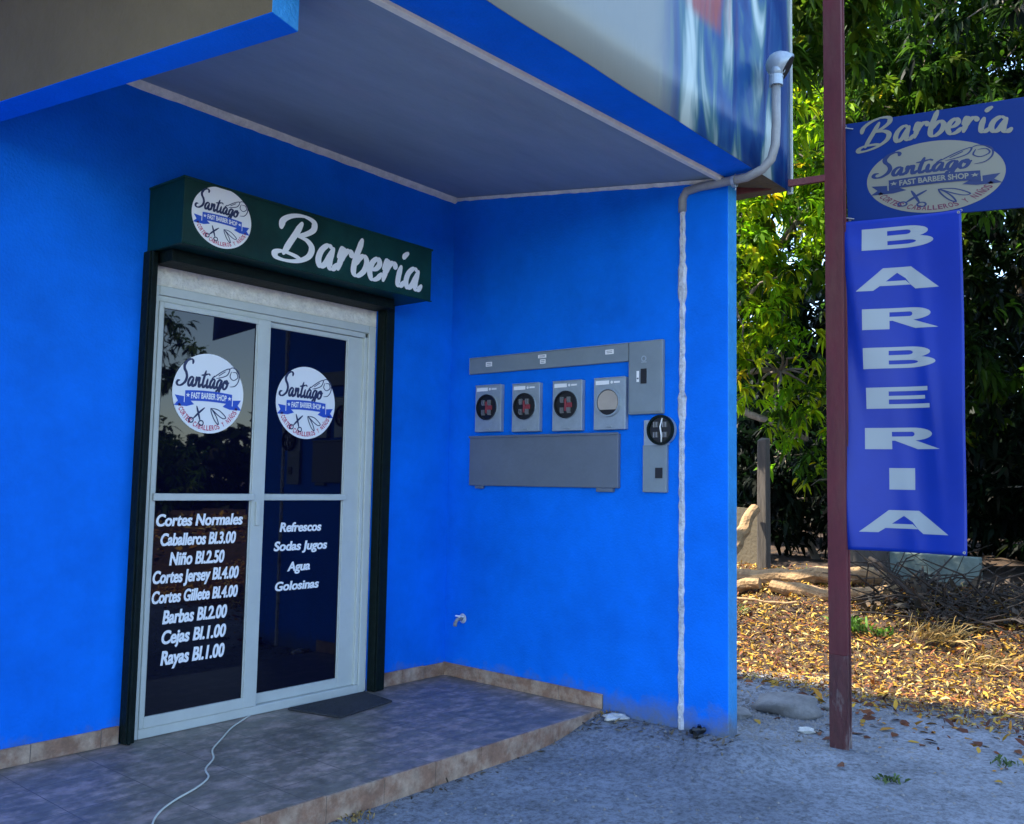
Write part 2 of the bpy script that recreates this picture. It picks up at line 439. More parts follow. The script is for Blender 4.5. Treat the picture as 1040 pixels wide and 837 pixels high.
def crom(pts, n=9):
    P = [pts[0]] + list(pts) + [pts[-1]]
    out = []
    for i in range(1, len(P) - 2):
        for k in range(n):
            t = k / n
            q = []
            for d in (0, 1):
                p0, p1, p2, p3 = P[i - 1][d], P[i][d], P[i + 1][d], P[i + 2][d]
                q.append(0.5 * (2 * p1 + (p2 - p0) * t + (2 * p0 - 5 * p1 + 4 * p2 - p3) * t * t + (3 * p1 - p0 - 3 * p2 + p3) * t ** 3))
            out.append(tuple(q))
    out.append(tuple(pts[-1]))
    return out
_sk = [0]
def stroke(mb, fr, pts, w, c, mi=0, xf=None, contrast=0.62, n=9, taper=True):
    P = crom(pts, n) if len(pts) > 2 else [tuple(pts[0]), ((pts[0][0] + pts[1][0]) / 2, (pts[0][1] + pts[1][1]) / 2), tuple(pts[1])]
    _sk[0] = (_sk[0] + 1) % 12
    c0 = c + 0.00008 * _sk[0]
    L, Rr = [], []
    N = len(P)
    for i, p in enumerate(P):
        a = P[max(i - 1, 0)]; b = P[min(i + 1, N - 1)]
        tx, ty = b[0] - a[0], b[1] - a[1]
        l = math.hypot(tx, ty) or 1; tx /= l; ty /= l
        ww = w * (1 - contrast + contrast * abs(ty)) * 0.5
        if taper and len(pts) > 2:
            e = min(i, N - 1 - i) / 6.0
            ww *= min(1, 0.22 + 0.78 * e ** .6)
        L.append((p[0] - ty * ww, p[1] + tx * ww)); Rr.append((p[0] + ty * ww, p[1] - tx * ww))
    xf = xf or (lambda x, y: (x, y))
    vs = []
    for i in range(N):
        cc = c0 + 0.0000015 * i
        vs.append(fr(*xf(*L[i]), cc)); vs.append(fr(*xf(*Rr[i]), cc))
    fs = [(2 * i, 2 * i + 1, 2 * i + 3, 2 * i + 2) for i in range(N - 1)]
    mb.add(vs, fs, mi)

GL = {  # glyph: advance, strokes (x-height 1, ascender about 2)
 'B0': (1.75, [[(0.92, 1.95), (0.72, 1.35), (0.50, 0.75), (0.30, 0.15)],
              [(0.05, 1.35), (0.10, 1.80), (0.45, 2.12), (0.95, 2.25), (1.38, 2.10), (1.42, 1.72), (1.10, 1.38), (0.72, 1.20)],
              [(0.72, 1.20), (1.20, 1.12), (1.48, 0.80), (1.40, 0.35), (1.00, 0.02), (0.50, -0.10), (0.08, -0.05), (-0.02, 0.16), (0.25, 0.30), (0.75, 0.24), (1.15, 0.10)]]),
 'a': (1.12, [[(0.80, 0.88), (0.52, 1.00), (0.20, 0.72), (0.10, 0.30), (0.28, 0.02), (0.55, 0.25), (0.82, 0.92)],
              [(0.86, 0.98), (0.74, 0.45), (0.78, 0.08), (0.98, 0.04), (1.20, 0.32)]]),
 'r': (0.88, [[(0.02, 0.55), (0.24, 1.05), (0.22, 0.60), (0.12, 0.02)], [(0.16, 0.30), (0.34, 0.75), (0.58, 1.00), (0.76, 0.92), (0.74, 0.72)]]),
 'b': (1.02, [[(0.42, 1.72), (0.30, 1.25), (0.16, 0.70), (0.16, 0.15), (0.42, 0.00), (0.76, 0.28), (0.86, 0.70), (0.64, 0.95), (0.36, 0.75), (0.20, 0.45)],
              [(0.80, 0.80), (0.98, 0.72)]]),
 'e': (0.86, [[(0.10, 0.42), (0.45, 0.52), (0.64, 0.78), (0.48, 1.00), (0.20, 0.78), (0.10, 0.35), (0.30, 0.02), (0.62, 0.10), (0.88, 0.40)]]),
 'í': (0.62, [[(0.30, 1.00), (0.20, 0.50), (0.22, 0.08), (0.42, 0.04), (0.64, 0.30)], [(0.30, 1.32), (0.44, 1.50), (0.66, 1.68)]]),
 'i': (0.60, [[(0.26, 1.00), (0.18, 0.50), (0.22, 0.08), (0.40, 0.04), (0.62, 0.32)], [(0.36, 1.36), (0.42, 1.52)]]),
 'S': (1.42, [[(1.78, 2.35), (1.78, 2.72), (1.42, 2.86), (0.92, 2.66), (0.56, 2.22), (0.62, 1.78), (0.98, 1.38), (1.16, 0.92), (1.00, 0.42), (0.55, 0.06), (0.08, -0.02), (-0.22, 0.18), (-0.10, 0.46), (0.25, 0.52)], [(0.95, 2.64), (0.62, 2.20), (0.68, 1.80), (1.02, 1.40), (1.20, 0.90), (1.02, 0.40), (0.60, 0.10)]]),
 'n': (1.05, [[(0.05, 0.55), (0.22, 1.00), (0.20, 0.50), (0.10, 0.02)], [(0.14, 0.35), (0.42, 0.92), (0.66, 0.95), (0.64, 0.50), (0.68, 0.08), (0.84, 0.05), (1.06, 0.38)]]),
 't': (0.68, [[(0.48, 1.85), (0.30, 1.10), (0.20, 0.40), (0.28, 0.05), (0.48, 0.06), (0.70, 0.34)], [(-0.22, 1.28), (0.30, 1.34), (0.95, 1.50)]]),
 'g': (1.02, [[(0.78, 0.88), (0.50, 1.00), (0.18, 0.70), (0.12, 0.28), (0.32, 0.04), (0.58, 0.28), (0.82, 0.92), (0.72, 0.20), (0.55, -0.42), (0.20, -0.50), (0.22, -0.22), (0.62, -0.05), (1.04, 0.35)]]),
 'o': (0.95, [[(0.62, 0.98), (0.26, 0.82), (0.10, 0.36), (0.30, 0.02), (0.64, 0.18), (0.80, 0.62), (0.60, 0.96), (0.50, 0.74), (0.72, 0.62), (1.05, 0.80)]]),
}
GL['B'] = (2.15, [[(x * 1.22, y * .86) for x, y in q] for q in GL['B0'][1]])
def script_word(mb, fr, word, x0, x1, y0, xh, w, c, mi=0, slant=0.22, rise=0.0, contrast=0.62, post=None):
    tot = sum(GL[ch][0] for ch in word)
    sx = (x1 - x0) / tot
    pen = 0
    for ch in word:
        adv, ss = GL[ch]
        for st in ss:
            def xf(x, y, pen=pen):
                X = x0 + x * sx / 1.0; Y = y0 + y * xh + rise * (x) * sx
                return post(X, Y) if post else (X, Y)
            pts = [((p[0] + pen + slant * p[1]), p[1]) for p in st]
            # stroke width is in x-height units; keep x and y widths comparable
            stroke(mb, fr, pts, w, c, mi, xf, contrast)
        pen += adv

def star(mb, fr, x, y, r, c, mi, rot=0, ky=1.0):
    P = []
    for k in range(10):
        a = math.pi / 2 + k * math.pi / 5 + rot; rr = r if k % 2 == 0 else r * 0.42
        P.append((x + rr * math.cos(a), y + rr * math.sin(a) * ky))
    mb.poly(fr, P, c, mi)

def logo(mb, fr, rx, ry, c, I):
    """round shop emblem in a unit disc scaled by rx, ry; I = (disc, navy, blue, red, white) material slots"""
    F = Frame(fr.o, fr.u * rx, fr.v * ry, fr.n)
    D, N, B, Rd, W = I
    mb.disc(F, 0, 0, 1, 1, c, D, 72)
    c1 = c + 0.0012; c2 = c + 0.0026
    script_word(mb, F, "Santiago", -0.86, 0.52, 0.14, 0.235, 0.36, c1, N, slant=0.16, contrast=0.55)
    # drawn razor and looping flourish
    stroke(mb, F, [(0.12, 0.42), (0.22, 0.50), (0.40, 0.62), (0.56, 0.68), (0.50, 0.52), (0.34, 0.44), (0.18, 0.40)], 0.028, c1, N, contrast=0.2)
    stroke(mb, F, [(0.25, 0.47), (0.44, 0.60)], 0.022, c1, N, contrast=0)
    stroke(mb, F, [(0.06, 0.38), (0.14, 0.46)], 0.03, c1, N, contrast=0)
    stroke(mb, F, [(0.54, 0.66), (0.66, 0.72), (0.82, 0.62), (0.84, 0.42), (0.74, 0.26), (0.58, 0.22)], 0.028, c1, N, contrast=0.3)
    stroke(mb, F, [(0.62, 0.62), (0.58, 0.48), (0.68, 0.40), (0.80, 0.48), (0.76, 0.60), (0.64, 0.60)], 0.026, c1, N, contrast=0.2)
    # ribbon
    def arc(x): return -0.05 * (x * x) * 1.6
    top = [(x, 0.06 + arc(x)) for x in np.linspace(-0.66, 0.66, 13)]
    bot = [(x, -0.20 + arc(x)) for x in np.linspace(0.66, -0.66, 13)]
    mb.poly(F, top + bot, c2, B)
    for s in (-1, 1):
        mb.poly(F, [(s * 0.60, -0.13), (s * 0.93, -0.10), (s * 0.84, -0.24), (s * 0.95, -0.36), (s * 0.60, -0.36), (s * 0.40, -0.30)], c1, B)
        mb.poly(F, [(s * 0.665, 0.03), (s * 0.685, 0.03), (s * 0.685, -0.27), (s * 0.665, -0.27)], c2, W)
        star(mb, F, s * 0.585, -0.085, 0.06, c2 + 0.0012, W)
    put_text(mb, F, "FAST BARBER SHOP", -0.50, 0.50, -0.145, 0.01, c2 + 0.0012, W, bold=0.03, warp=lambda a, b: (a, b + arc(a)))
    # scissors
    for (a, b) in (((-0.42, -0.66), (-0.10, -0.36)), ((-0.22, -0.70), (-0.33, -0.33))):
        stroke(mb, F, [a, ((a[0] + b[0]) / 2, (a[1] + b[1]) / 2 + 0.01), b], 0.05, c1, N, contrast=0)
    for (x, y) in ((-0.47, -0.69), (-0.19, -0.75)):
        stroke(mb, F, [(x + 0.065 * math.cos(t), y + 0.06 * math.sin(t)) for t in np.linspace(0, 6.3, 8)], 0.03, c1, N, contrast=0, taper=False)
    # open razor
    stroke(mb, F, [(0.06, -0.36), (0.10, -0.50), (0.20, -0.68), (0.30, -0.76), (0.26, -0.62), (0.16, -0.46), (0.06, -0.36)], 0.028, c1, N, contrast=0.1)
    stroke(mb, F, [(0.08, -0.36), (0.30, -0.40), (0.50, -0.56), (0.42, -0.60), (0.24, -0.50), (0.08, -0.36)], 0.028, c1, N, contrast=0.1)
    # curved line of words
    s = "CORTES CABALLEROS Y NIÑOS"
    n = len(s)
    for i, ch in enumerate(s):
        if ch == ' ': continue
        th = R(207 + (333 - 207) * (i + 0.5) / n)
        cx, cy = 0.86 * math.cos(th), 0.86 * math.sin(th)
        ux, uy = -math.sin(th), math.cos(th)
        vx, vy = -math.cos(th), -math.sin(th)
        vs, fs = text_geo(ch, 0.02)
        w = 0.082; h = 0.13
        xs = [v[0] for v in vs]; ys = [v[1] for v in vs]
        kx = w * 0.80 / max(max(xs) - min(xs), 0.35)
        mxx = (max(xs) + min(xs)) / 2
        P = []
        for x, y in vs:
            a = (x - mxx) * kx; b = (y / 0.73) * h - h / 2
            P.append(F(cx + ux * a + vx * b, cy + uy * a + vy * b, c1))
        mb.add(P, fs, Rd)
    for th in (203, 337):
        star(mb, F, 0.86 * math.cos(R(th)), 0.86 * math.sin(R(th)), 0.055, c1, Rd)

# ------------------------------------------------------------------ ground
def smf(t):
    t = np.clip(t, 0, 1); return t * t * (3 - 2 * t)
def gh(x, y, detail=True):
    x = np.asarray(x, float); y = np.asarray(y, float)
    foot = 2.15 + .18 * (np.clip(y, -9, 9) + 1.2)
    t = x - foot
    h = -.12 + .46 * smf(t / 2.0)
    h = h + 0.085 * np.exp(-(x / .32) ** 2) * smf((y + 2.35) / .35) * smf((-0.9 - y) / .3)
    h = h + 0.05 * np.exp(-(x / .35) ** 2) * smf((y + 1.75) / .4) * 0
    if detail:
        h = h + 0.010 * np.sin(x * 3.1 + 1.3 * np.sin(y * 2.2)) * np.cos(y * 2.7 + x) * smf((np.abs(x + 1.5) - 0.2) / 3)
        h = h + smf(t / 1.0) * (0.035 * np.sin(x * 2.9 + y * 1.7) * np.sin(y * 3.7 - x * 1.1) + 0.018 * np.sin(x * 9.1 + y * 4.0) * np.sin(y * 8.3))
    return h
def H1(x, y): return float(gh(x, y))
def axis(a, b, step, far):
    mid = list(np.arange(a, b, step)); g = []; s = step; q = b
    while q < far: g.append(q); s *= 1.25; q += s
    g.append(far); l = []; s = step; q = a - step
    while q > -far: l.append(q); s *= 1.25; q -= s
    l.append(-far)
    return np.array(l[::-1] + mid + g)
xs = axis(-5, 9, 0.09, 600); ys = axis(-7, 4, 0.09, 600)
X, Y = np.meshgrid(xs, ys, indexing='ij')
Z = gh(X, Y)
# keep the sheet under the house and the porch
me = bpy.data.meshes.new("ground")
nx, ny = len(xs), len(ys)
V = np.stack([X.ravel(), Y.ravel(), Z.ravel()], 1)
idx = np.arange(nx * ny).reshape(nx, ny)
Fq = np.stack([idx[:-1, :-1].ravel(), idx[1:, :-1].ravel(), idx[1:, 1:].ravel(), idx[:-1, 1:].ravel()], 1)
me.vertices.add(len(V)); me.vertices.foreach_set("co", V.ravel())
me.loops.add(Fq.size); me.loops.foreach_set("vertex_index", Fq.ravel())
me.polygons.add(len(Fq)); me.polygons.foreach_set("loop_start", np.arange(0, Fq.size, 4)); me.polygons.foreach_set("loop_total", np.full(len(Fq), 4))
me.update(); me.validate()
me.polygons.foreach_set("use_smooth", [True] * len(me.polygons))
sa = me.attributes.new("soil", 'FLOAT', 'POINT')
foot = 2.15 + .18 * (np.clip(Y, -9, 9) + 1.2)
soil = np.clip(smf((X - foot + 0.35 + 0.12 * np.sin(Y * 5)) / 0.5) + smf((-6.5 - Y) / 1.0), 0, 1)
sa.data.foreach_set("value", soil.ravel().astype(np.float32))
me.materials.append(M_GROUND)
g = bpy.data.objects.new("ground", me); COL.objects.link(g); struct(g)

# ------------------------------------------------------------------ the shop building
shop = thing("shop_building", (0, 0, 0), "bright blue painted shop building with wing wall, grey soffit and glossy fascia above the porch", "building")
b = MB()   # front wall round the door opening
L0 = -5.2
b.box((L0, 0, -.3), (-2.072, .15, 3.2))
b.box((-.645, 0, -.3), (0.0, .15, 3.2))
b.box((-2.072, 0, 2.205), (-.645, .15, 3.2))
b.box((-2.072, .09, -.3), (-.645, .15, 0.0))
b.build("front_wall", M_BLUE, shop)
b = MB()
b.hexa([(0, -1.935, -.35), (.1, -1.935, -.35), (.1, .15, -.35), (0, .15, -.35),
        (0, -1.935, 2.795), (.1, -1.935, 2.795), (.1, .15, 3.1), (0, .15, 3.1)])
w = b.build("wing_wall", [M_BLUE, M_BLUE_EDGE], shop, bevel=.006)
for p in w.data.polygons:
    if p.normal.y < -.9 or p.normal.x > .9: p.material_index = 1
# body of the house behind, and its flat roof
b = MB()
b.box((L0, .153, -.3), (.097, 7, 3.2))
b.build("rear_body", M_BLUE, shop)
b = MB()
def soz(y): return 3.05 + .134 * y        # underside of the sloping porch ceiling
# soffit board (front edge a little skew)
b.hexa([(-2.45, -1.775, soz(-1.775)), (0.0, -1.905, soz(-1.905)), (0.0, 0.0, 3.05), (-2.90, 0.0, 3.05),
        (-2.45, -1.775, soz(-1.775) + .03), (0.0, -1.905, soz(-1.905) + .03), (0.0, 0.0, 3.08), (-2.90, 0.0, 3.08)])
b.build("soffit", M_SOFFIT, shop)
b = MB()   # slab over the soffit, reaching past the wing wall
b.hexa([(-2.55, -2.098, 2.835), (.40, -2.098, 2.835), (.40, 0, 3.116), (-2.95, 0, 3.116),
        (-2.55, -2.098, 5.3), (.40, -2.098, 5.3), (.40, 0, 5.3), (-2.95, 0, 5.3)])
b.box((-2.95, .002, 3.21), (.40, 7.2, 5.3))
b.build("unseen_upper_block", M_BEIGE, shop)
b = MB()
b.box((-5.25, .2, 3.21), (-2.98, 7.2, 5.3)); b.box((-5.25, -2.7, 3.4), (-2.98, .198, 5.3)); b.box((-5.25, -4.7, 3.4), (-3.25, -2.702, 3.7))  # forward boxes: unseen canopy added to darken the left of the front wall
b.build("unseen_upper_block", M_BEIGE, shop)
b = MB(); b.box((-5.2, .0, 3.201), (-2.98, .15, 3.40)); b.box((-5.2, -1.50, -.3), (-4.05, -1.38, 3.399)); b.build("added_shade_wall", M_BLUE, shop)  # unseen wall added to darken the front wall's left end, plus infill above
# band between cream strip and fascia
b = MB()
b.hexa([(-2.46, -2.096, 2.79), (.0, -2.096, 2.795), (.0, -1.925, 2.795), (-2.46, -1.80, 2.80),
        (-2.46, -2.096, 2.832), (.0, -2.096, 2.832), (.0, -1.925, 2.832), (-2.46, -1.80, 2.832)])
b.build("soffit_edge_band", M_BLUE, shop)
b = MB()
b.hexa([(.003, -2.096, 2.80), (.398, -2.096, 2.80), (.398, .5, 2.83), (.103, .5, 2.83),
        (.003, -2.096, 2.832), (.398, -2.096, 2.832), (.398, .5, 2.9), (.103, .5, 2.9)])
b.build("eave_underside", M_BEIGE, shop)
b = MB()
b.hexa([(-2.46, -1.805, 2.785), (-.03, -1.925, 2.772), (-.03, -1.895, 2.772), (-2.46, -1.772, 2.785),
        (-2.46, -1.805, 2.806), (-.03, -1.925, 2.800), (-.03, -1.895, 2.800), (-2.46, -1.772, 2.806)])
b.build("soffit_edge_strip", M_TRIM, shop, bevel=.003)
# cornice fillet where the ceiling meets the two walls, slightly uneven plaster
b = MB()
random.seed(3)
n = 60
A = []
for i in range(n + 1):
    x = -2.83 + 2.83 * i / n; d = .030 + random.uniform(-.002, .002); h = .036 + random.uniform(-.002, .002)
    A += [(x, -.001, 3.05 - h), (x, -d * .6, 3.05 - h * .75), (x, -d, 3.05 - .004)]
b.add(A, [(3 * i + k, 3 * i + 3 + k, 3 * i + 4 + k, 3 * i + 1 + k) for i in range(n) for k in (0, 1)])
b.build("ceiling_cornice", M_CORNICE, shop, smooth=True)
b = MB(); A = []
n = 44
for i in range(n + 1):
    y = -1.93 * i / n; z = soz(y); d = .020 + random.uniform(-.002, .002); h = .020 + random.uniform(-.003, .003)
    A += [(-.001, y, z - h), (-d * .6, y, z - h * .7), (-d, y, z - .003)]
b.add(A, [(3 * i + k, 3 * i + 3 + k, 3 * i + 4 + k, 3 * i + 1 + k) for i in range(n) for k in (0, 1)])
b.build("ceiling_cornice", M_CORNICE, shop, smooth=True)
# glossy fascia
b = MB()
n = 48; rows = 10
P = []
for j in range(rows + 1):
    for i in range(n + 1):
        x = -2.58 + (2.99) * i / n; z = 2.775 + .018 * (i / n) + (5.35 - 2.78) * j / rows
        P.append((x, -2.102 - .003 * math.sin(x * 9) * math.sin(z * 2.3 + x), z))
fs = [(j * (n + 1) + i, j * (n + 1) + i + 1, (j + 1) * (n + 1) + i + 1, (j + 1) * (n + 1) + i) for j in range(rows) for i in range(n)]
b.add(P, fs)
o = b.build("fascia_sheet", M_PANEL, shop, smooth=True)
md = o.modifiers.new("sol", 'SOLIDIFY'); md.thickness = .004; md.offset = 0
b = MB()
b.box((.404, -2.112, 2.785), (.416, -2.085, 5.35))
b.build("fascia_edge_trim", M_ALU, shop)
# end parapet wall dropping below the ceiling at the left
b = MB()
def par(y, s):   # edge x at y
    return (-2.855 - .1744 * y) if s else (-2.975 - .168 * y)
b.hexa([(par(-1.745, 0), -1.757, 2.6), (par(-1.72, 1), -1.72, 2.6), (par(.0, 1), -.002, 2.6), (par(.0, 0), -.002, 2.6),
        (par(-1.745, 0), -1.757, 5.3), (par(-1.72, 1), -1.72, 5.3), (par(.0, 1), -.002, 5.3), (par(.0, 0), -.002, 5.3)])
w = b.build("drop_wall", [M_BLUE, M_BEIGE, M_BLUE_EDGE], shop, bevel=.004)
for p in w.data.polygons:
    if p.normal.x < -.8: p.material_index = 1
    if p.normal.y < -.8: p.material_index = 2
# skirting tiles, one run each
def tiles(name, fr, a0, a1, step, h, t=.012, mats=(M_TILE, M_GROUT), seed=1, parent=shop, zf=None):
    random.seed(seed)
    mb = MB(); a = a0
    zf = zf or (lambda q: 0)
    while a < a1 - 1e-4:
        e = min(a + step, a1)
        dz = random.uniform(-.002, .002)
        P = [fr(a + .0015, zf(a), 0), fr(e - .0015, zf(e), 0), fr(e - .0015, zf(e), t), fr(a + .0015, zf(a), t),
             fr(a + .0015, zf(a) + h + dz, 0), fr(e - .0015, zf(e) + h + dz, 0), fr(e - .0015, zf(e) + h + dz, t), fr(a + .0015, zf(a) + h + dz, t)]
        mb.hexa(P, 0); a = e
    mb.hexa([fr(a0, zf(a0), 0), fr(a1, zf(a1), 0), fr(a1, zf(a1), t - .003), fr(a0, zf(a0), t - .003),
             fr(a0, zf(a0) + h - .004, 0), fr(a1, zf(a1) + h - .004, 0), fr(a1, zf(a1) + h - .004, t - .003), fr(a0, zf(a0) + h - .004, t - .003)], 1)
    return mb.build(name, list(mats), parent, bevel=.0015, bseg=1)
FA = Frame((0, -.001, .0), (1, 0, 0), (0, 0, 1), (0, -1, 0))
tiles("skirting", FA, L0, -2.118, .30, .078)
tiles("skirting", FA, -.545, -.014, .178, .078, seed=2)
FB = Frame((-.001, 0, .0), (0, -1, 0), (0, 0, 1), (-1, 0, 0))
tiles("skirting", FB, .0, 1.197, .30, .080, seed=4, zf=lambda q: -.013 * q)

# porch
b = MB()
b.hexa([(L0, -1.183, -.35), (-.002, -1.183, -.35), (-.002, -.002, -.35), (L0, -.002, -.35),
        (L0, -1.183, -.016), (-.002, -1.183, -.016), (-.002, -.002, -.001), (L0, -.002, -.001)])
porch = b.build("porch", M_PORCH, bevel=.002); struct(porch)
FR = Frame((0, -1.183, 0), (1, 0, 0), (0, 0, 1), (0, -1, 0))
tiles("edge_tiles", FR, L0, -.002, .30, .105, seed=5, parent=porch, zf=lambda q: -.1205)

# ------------------------------------------------------------------ sliding door (part of the building)
Y0 = 0.0
fr = MB()   # outer frame and its pale plaster reveal
x0, x1, zt = -2.069, -.668, 2.103
fr.box((x0, -.012, 0), (x0 + .040, .075, zt)); fr.box((x1 - .045, -.012, 0), (x1, .075, zt))
fr.box((x0 + .040, -.012, zt - .045), (x1 - .045, .075, zt)); fr.box((x0 + .040, -.012, .0), (x1 - .045, .075, .045))
fr.box((x0 + .041, -.002, zt - .075), (x1 - .046, .05, zt - .0455))
fr.box((x1 - .070, -.002, .0455), (x1 - .0455, .05, zt - .0455))
door = fr.build("sliding_door", M_ALU, shop, bevel=.004)
b = MB()
b.box((-2.070, .004, zt + .001), (-.647, .08, 2.204)); b.box((x1 + .001, .004, 0), (-.647, .08, zt))
b.build("plaster_reveal", M_CORNICE, door, bevel=.003)
def sash(xa, xb, y, gx0, gx1, wl):
    s = MB()
    z0, z1 = .046, 2.026
    s.box((xa, y, z0), (gx0, y + .028, z1)); s.box((gx1, y, z0), (xb, y + .028, z1))
    s.box((gx0, y, z0), (gx1, y + .028, .098)); s.box((gx0, y, 1.998), (gx1, y + .028, z1))
    # rebates around the glass
    for (a, c_) in ((gx0, gx0 + .008), (gx1 - .008, gx1)):
        s.box((a, y + .006, .098), (c_, y + .024, 1.998))
    o_ = s.build("sash", M_ALU, door, bevel=.003)
    bar = MB(); bar.box((gx0 - .012, y - .014, 1.086), (gx1 + .012, y + .012, 1.120)); bar.build("crossbar", M_ALU, door, bevel=.004)
    for (za, zb) in ((.098, 1.084), (1.122, 1.998)):
        q = MB(); q.box((gx0 + .008, y + .012, za), (gx1 - .008, y + .018, zb)); q.build("glass_pane", M_GLASS, door)
    k = MB()
    for xx in (gx0 + .0081, gx1 - .0106): k.box((xx, y + .0085, .098), (xx + .0025, y + .0119, 1.998))
    k.build("gasket", M_ALUDARK, door)
sash(-2.030, -1.400, -.018, -2.008, -1.478, 0)
sash(-1.398, -.714, .014, -1.388, -.848, 1)
b = MB(); b.box((-1.455, -.032, .96), (-1.430, -.0181, 1.08)); b.build("latch", M_ALU, door, bevel=.003)
FL = Frame((0, 0, 0), (1, 0, 0), (0, 0, 1), (0, -1, 0))
LI = [M_WHITE, M_NAVY, M_LOGOBLUE, M_LOGORED, M_WHITE]
yg = {0: .004, 1: -.028}      # frame n points to -Y: c = -(glass face y)
b = MB(); logo(b, Frame((-1.742, 0, 1.612), (1, 0, 0), (0, 0, 1), (0, -1, 0)), .197, .197, .0075, (0, 1, 2, 3, 4)); b.build("logo_sticker", LI, door)
b = MB(); logo(b, Frame((-1.122, 0, 1.618), (1, 0, 0), (0, 0, 1), (0, -1, 0)), .200, .198, -.0255, (0, 1, 2, 3, 4)); b.build("logo_sticker", LI, door)
b = MB()
rows_ = [("Cortes Normales", -1.989, -1.520, .965, 1.022), ("Caballeros Bl.3.00", -1.962, -1.556, .873, .932), ("Niño Bl.2.50", -1.912, -1.617, .780, .842),
         ("Cortes Jersey Bl.4.00", -1.992, -1.531, .698, .758), ("Cortes Gillete Bl.4.00", -1.992, -1.532, .606, .664), ("Barbas Bl.2.00", -1.933, -1.589, .508, .572),
         ("Cejas Bl.1.00", -1.933, -1.590, .415, .478), ("Rayas Bl.1.00", -1.933, -1.594, .318, .384)]
for t, a, c_, z0, z1 in rows_: [put_text(b, FL, t, a + q, c_ + q, z0, z1, .0085 + q * .1, 0, bold=.028, shear=.16, ref="Bl") for q in (0, .0022)]
b.build("price_lettering", M_WHITE, door)
b = MB()
for t, a, c_, z0, z1 in [("Refrescos", -1.266, -.990, .918, .968), ("Sodas Jugos", -1.299, -.945, .818, .868), ("Agua", -1.208, -1.058, .708, .758), ("Golosinas", -1.282, -.994, .608, .656)]:
    [put_text(b, FL, t, a + q, c_ + q, z0, z1, -.0245 + q * .1, 0, bold=.028, shear=.16, ref="Rl") for q in (0, .0022)]
b.build("drinks_lettering", M_WHITE, door)

# ------------------------------------------------------------------ roller shutter housing that carries the shop name
rs = thing("roller_shutter", (-1.3, 0, 2.25), "dark green roller shutter box over the glass door with white script name and round emblem", "shutter")
b = MB()
b.box((-2.098, -.303, 2.252), (-.508, -.002, 2.552))
b.box((-2.104, -.309, 2.546), (-.502, -.002, 2.558))
b.box((-2.104, -.309, 2.246), (-2.090, -.002, 2.2519)); b.box((-2.090, -.309, 2.246), (-.502, -.290, 2.2519))
hs = b.build("housing", M_GREEN, rs, bevel=.004)
b = MB(); b.box((-2.06, -.16, 2.196), (-.66, -.0015, 2.2515)); b.build("bottom_bar", M_BLACKGREEN, rs, bevel=.004)
for xa, xb in ((-2.114, -2.070), (-.643, -.560)):
    b = MB(); b.box((xa, -.060, 0.003), (xb, -.001, 2.2455)); b.box((xa + .008, -.072, 0.003), (xa + .020, -.0605, 2.2455)); b.build("guide_rail", M_BLACKGREEN, rs, bevel=.003)
b = MB(); logo(b, Frame((-1.900, -.303, 2.408), (1, 0, 0), (0, 0, 1), (0, -1, 0)), .158, .143, .002, (0, 1, 2, 3, 4)); b.build("logo_sticker", LI, rs)
b = MB()
script_word(b, Frame((0, -.303, 0), (1, 0, 0), (0, 0, 1), (0, -1, 0)), "Barbería", -1.600, -.600, 2.292, .122, .33, .002, 0, slant=.16, contrast=.64, rise=.0)
b.build("lettering", M_WHITE, rs)

# ------------------------------------------------------------------ electric gear on the wing wall
def FW(y, z): return Frame((0, y, z), (0, -1, 0), (0, 0, 1), (-1, 0, 0))    # a to the right (towards -Y), b up, c out
t = thing("wireway", (0, -.75, 1.88), "long narrow grey wireway box with small white stickers above the four meter sockets", "electrical box")
b = MB(); f = FW(-.182, 1.878); b.box((0, 0, .001), (1.170, .100, .022), 0, f); b.build("body", M_GREY, t, bevel=.004)
b = MB()
b.box((.0, .100, .001), (1.170, .1025, .026), 0, f); b.box((-.0025, .0, .001), (0.0, .100, .024), 0, f)
b.build("lid_flange", M_GREYL, t)
def stickers(name, fr, rects, parent, c=.0240, lines=2):
    b = MB()
    for (a, d, w_, h_) in rects:
        b.box((a, d, c - .0012), (a + w_, d + h_, c), 0, fr)
        for k in range(lines):
            b.box((a + w_ * .15, d + h_ * (.25 + .35 * k), c + .0002), (a + w_ * .85, d + h_ * (.38 + .35 * k), c + .0008), 1, fr)
    return b.build(name, [M_WHITE, M_GREYD], parent)
stickers("sticker", f, [(.135, .040, .05, .028)], t); stickers("sticker", f, [(.545, .062, .06, .020), (.56, .028, .04, .026)], t); stickers("sticker", f, [(1.02, .048, .055, .026)], t)

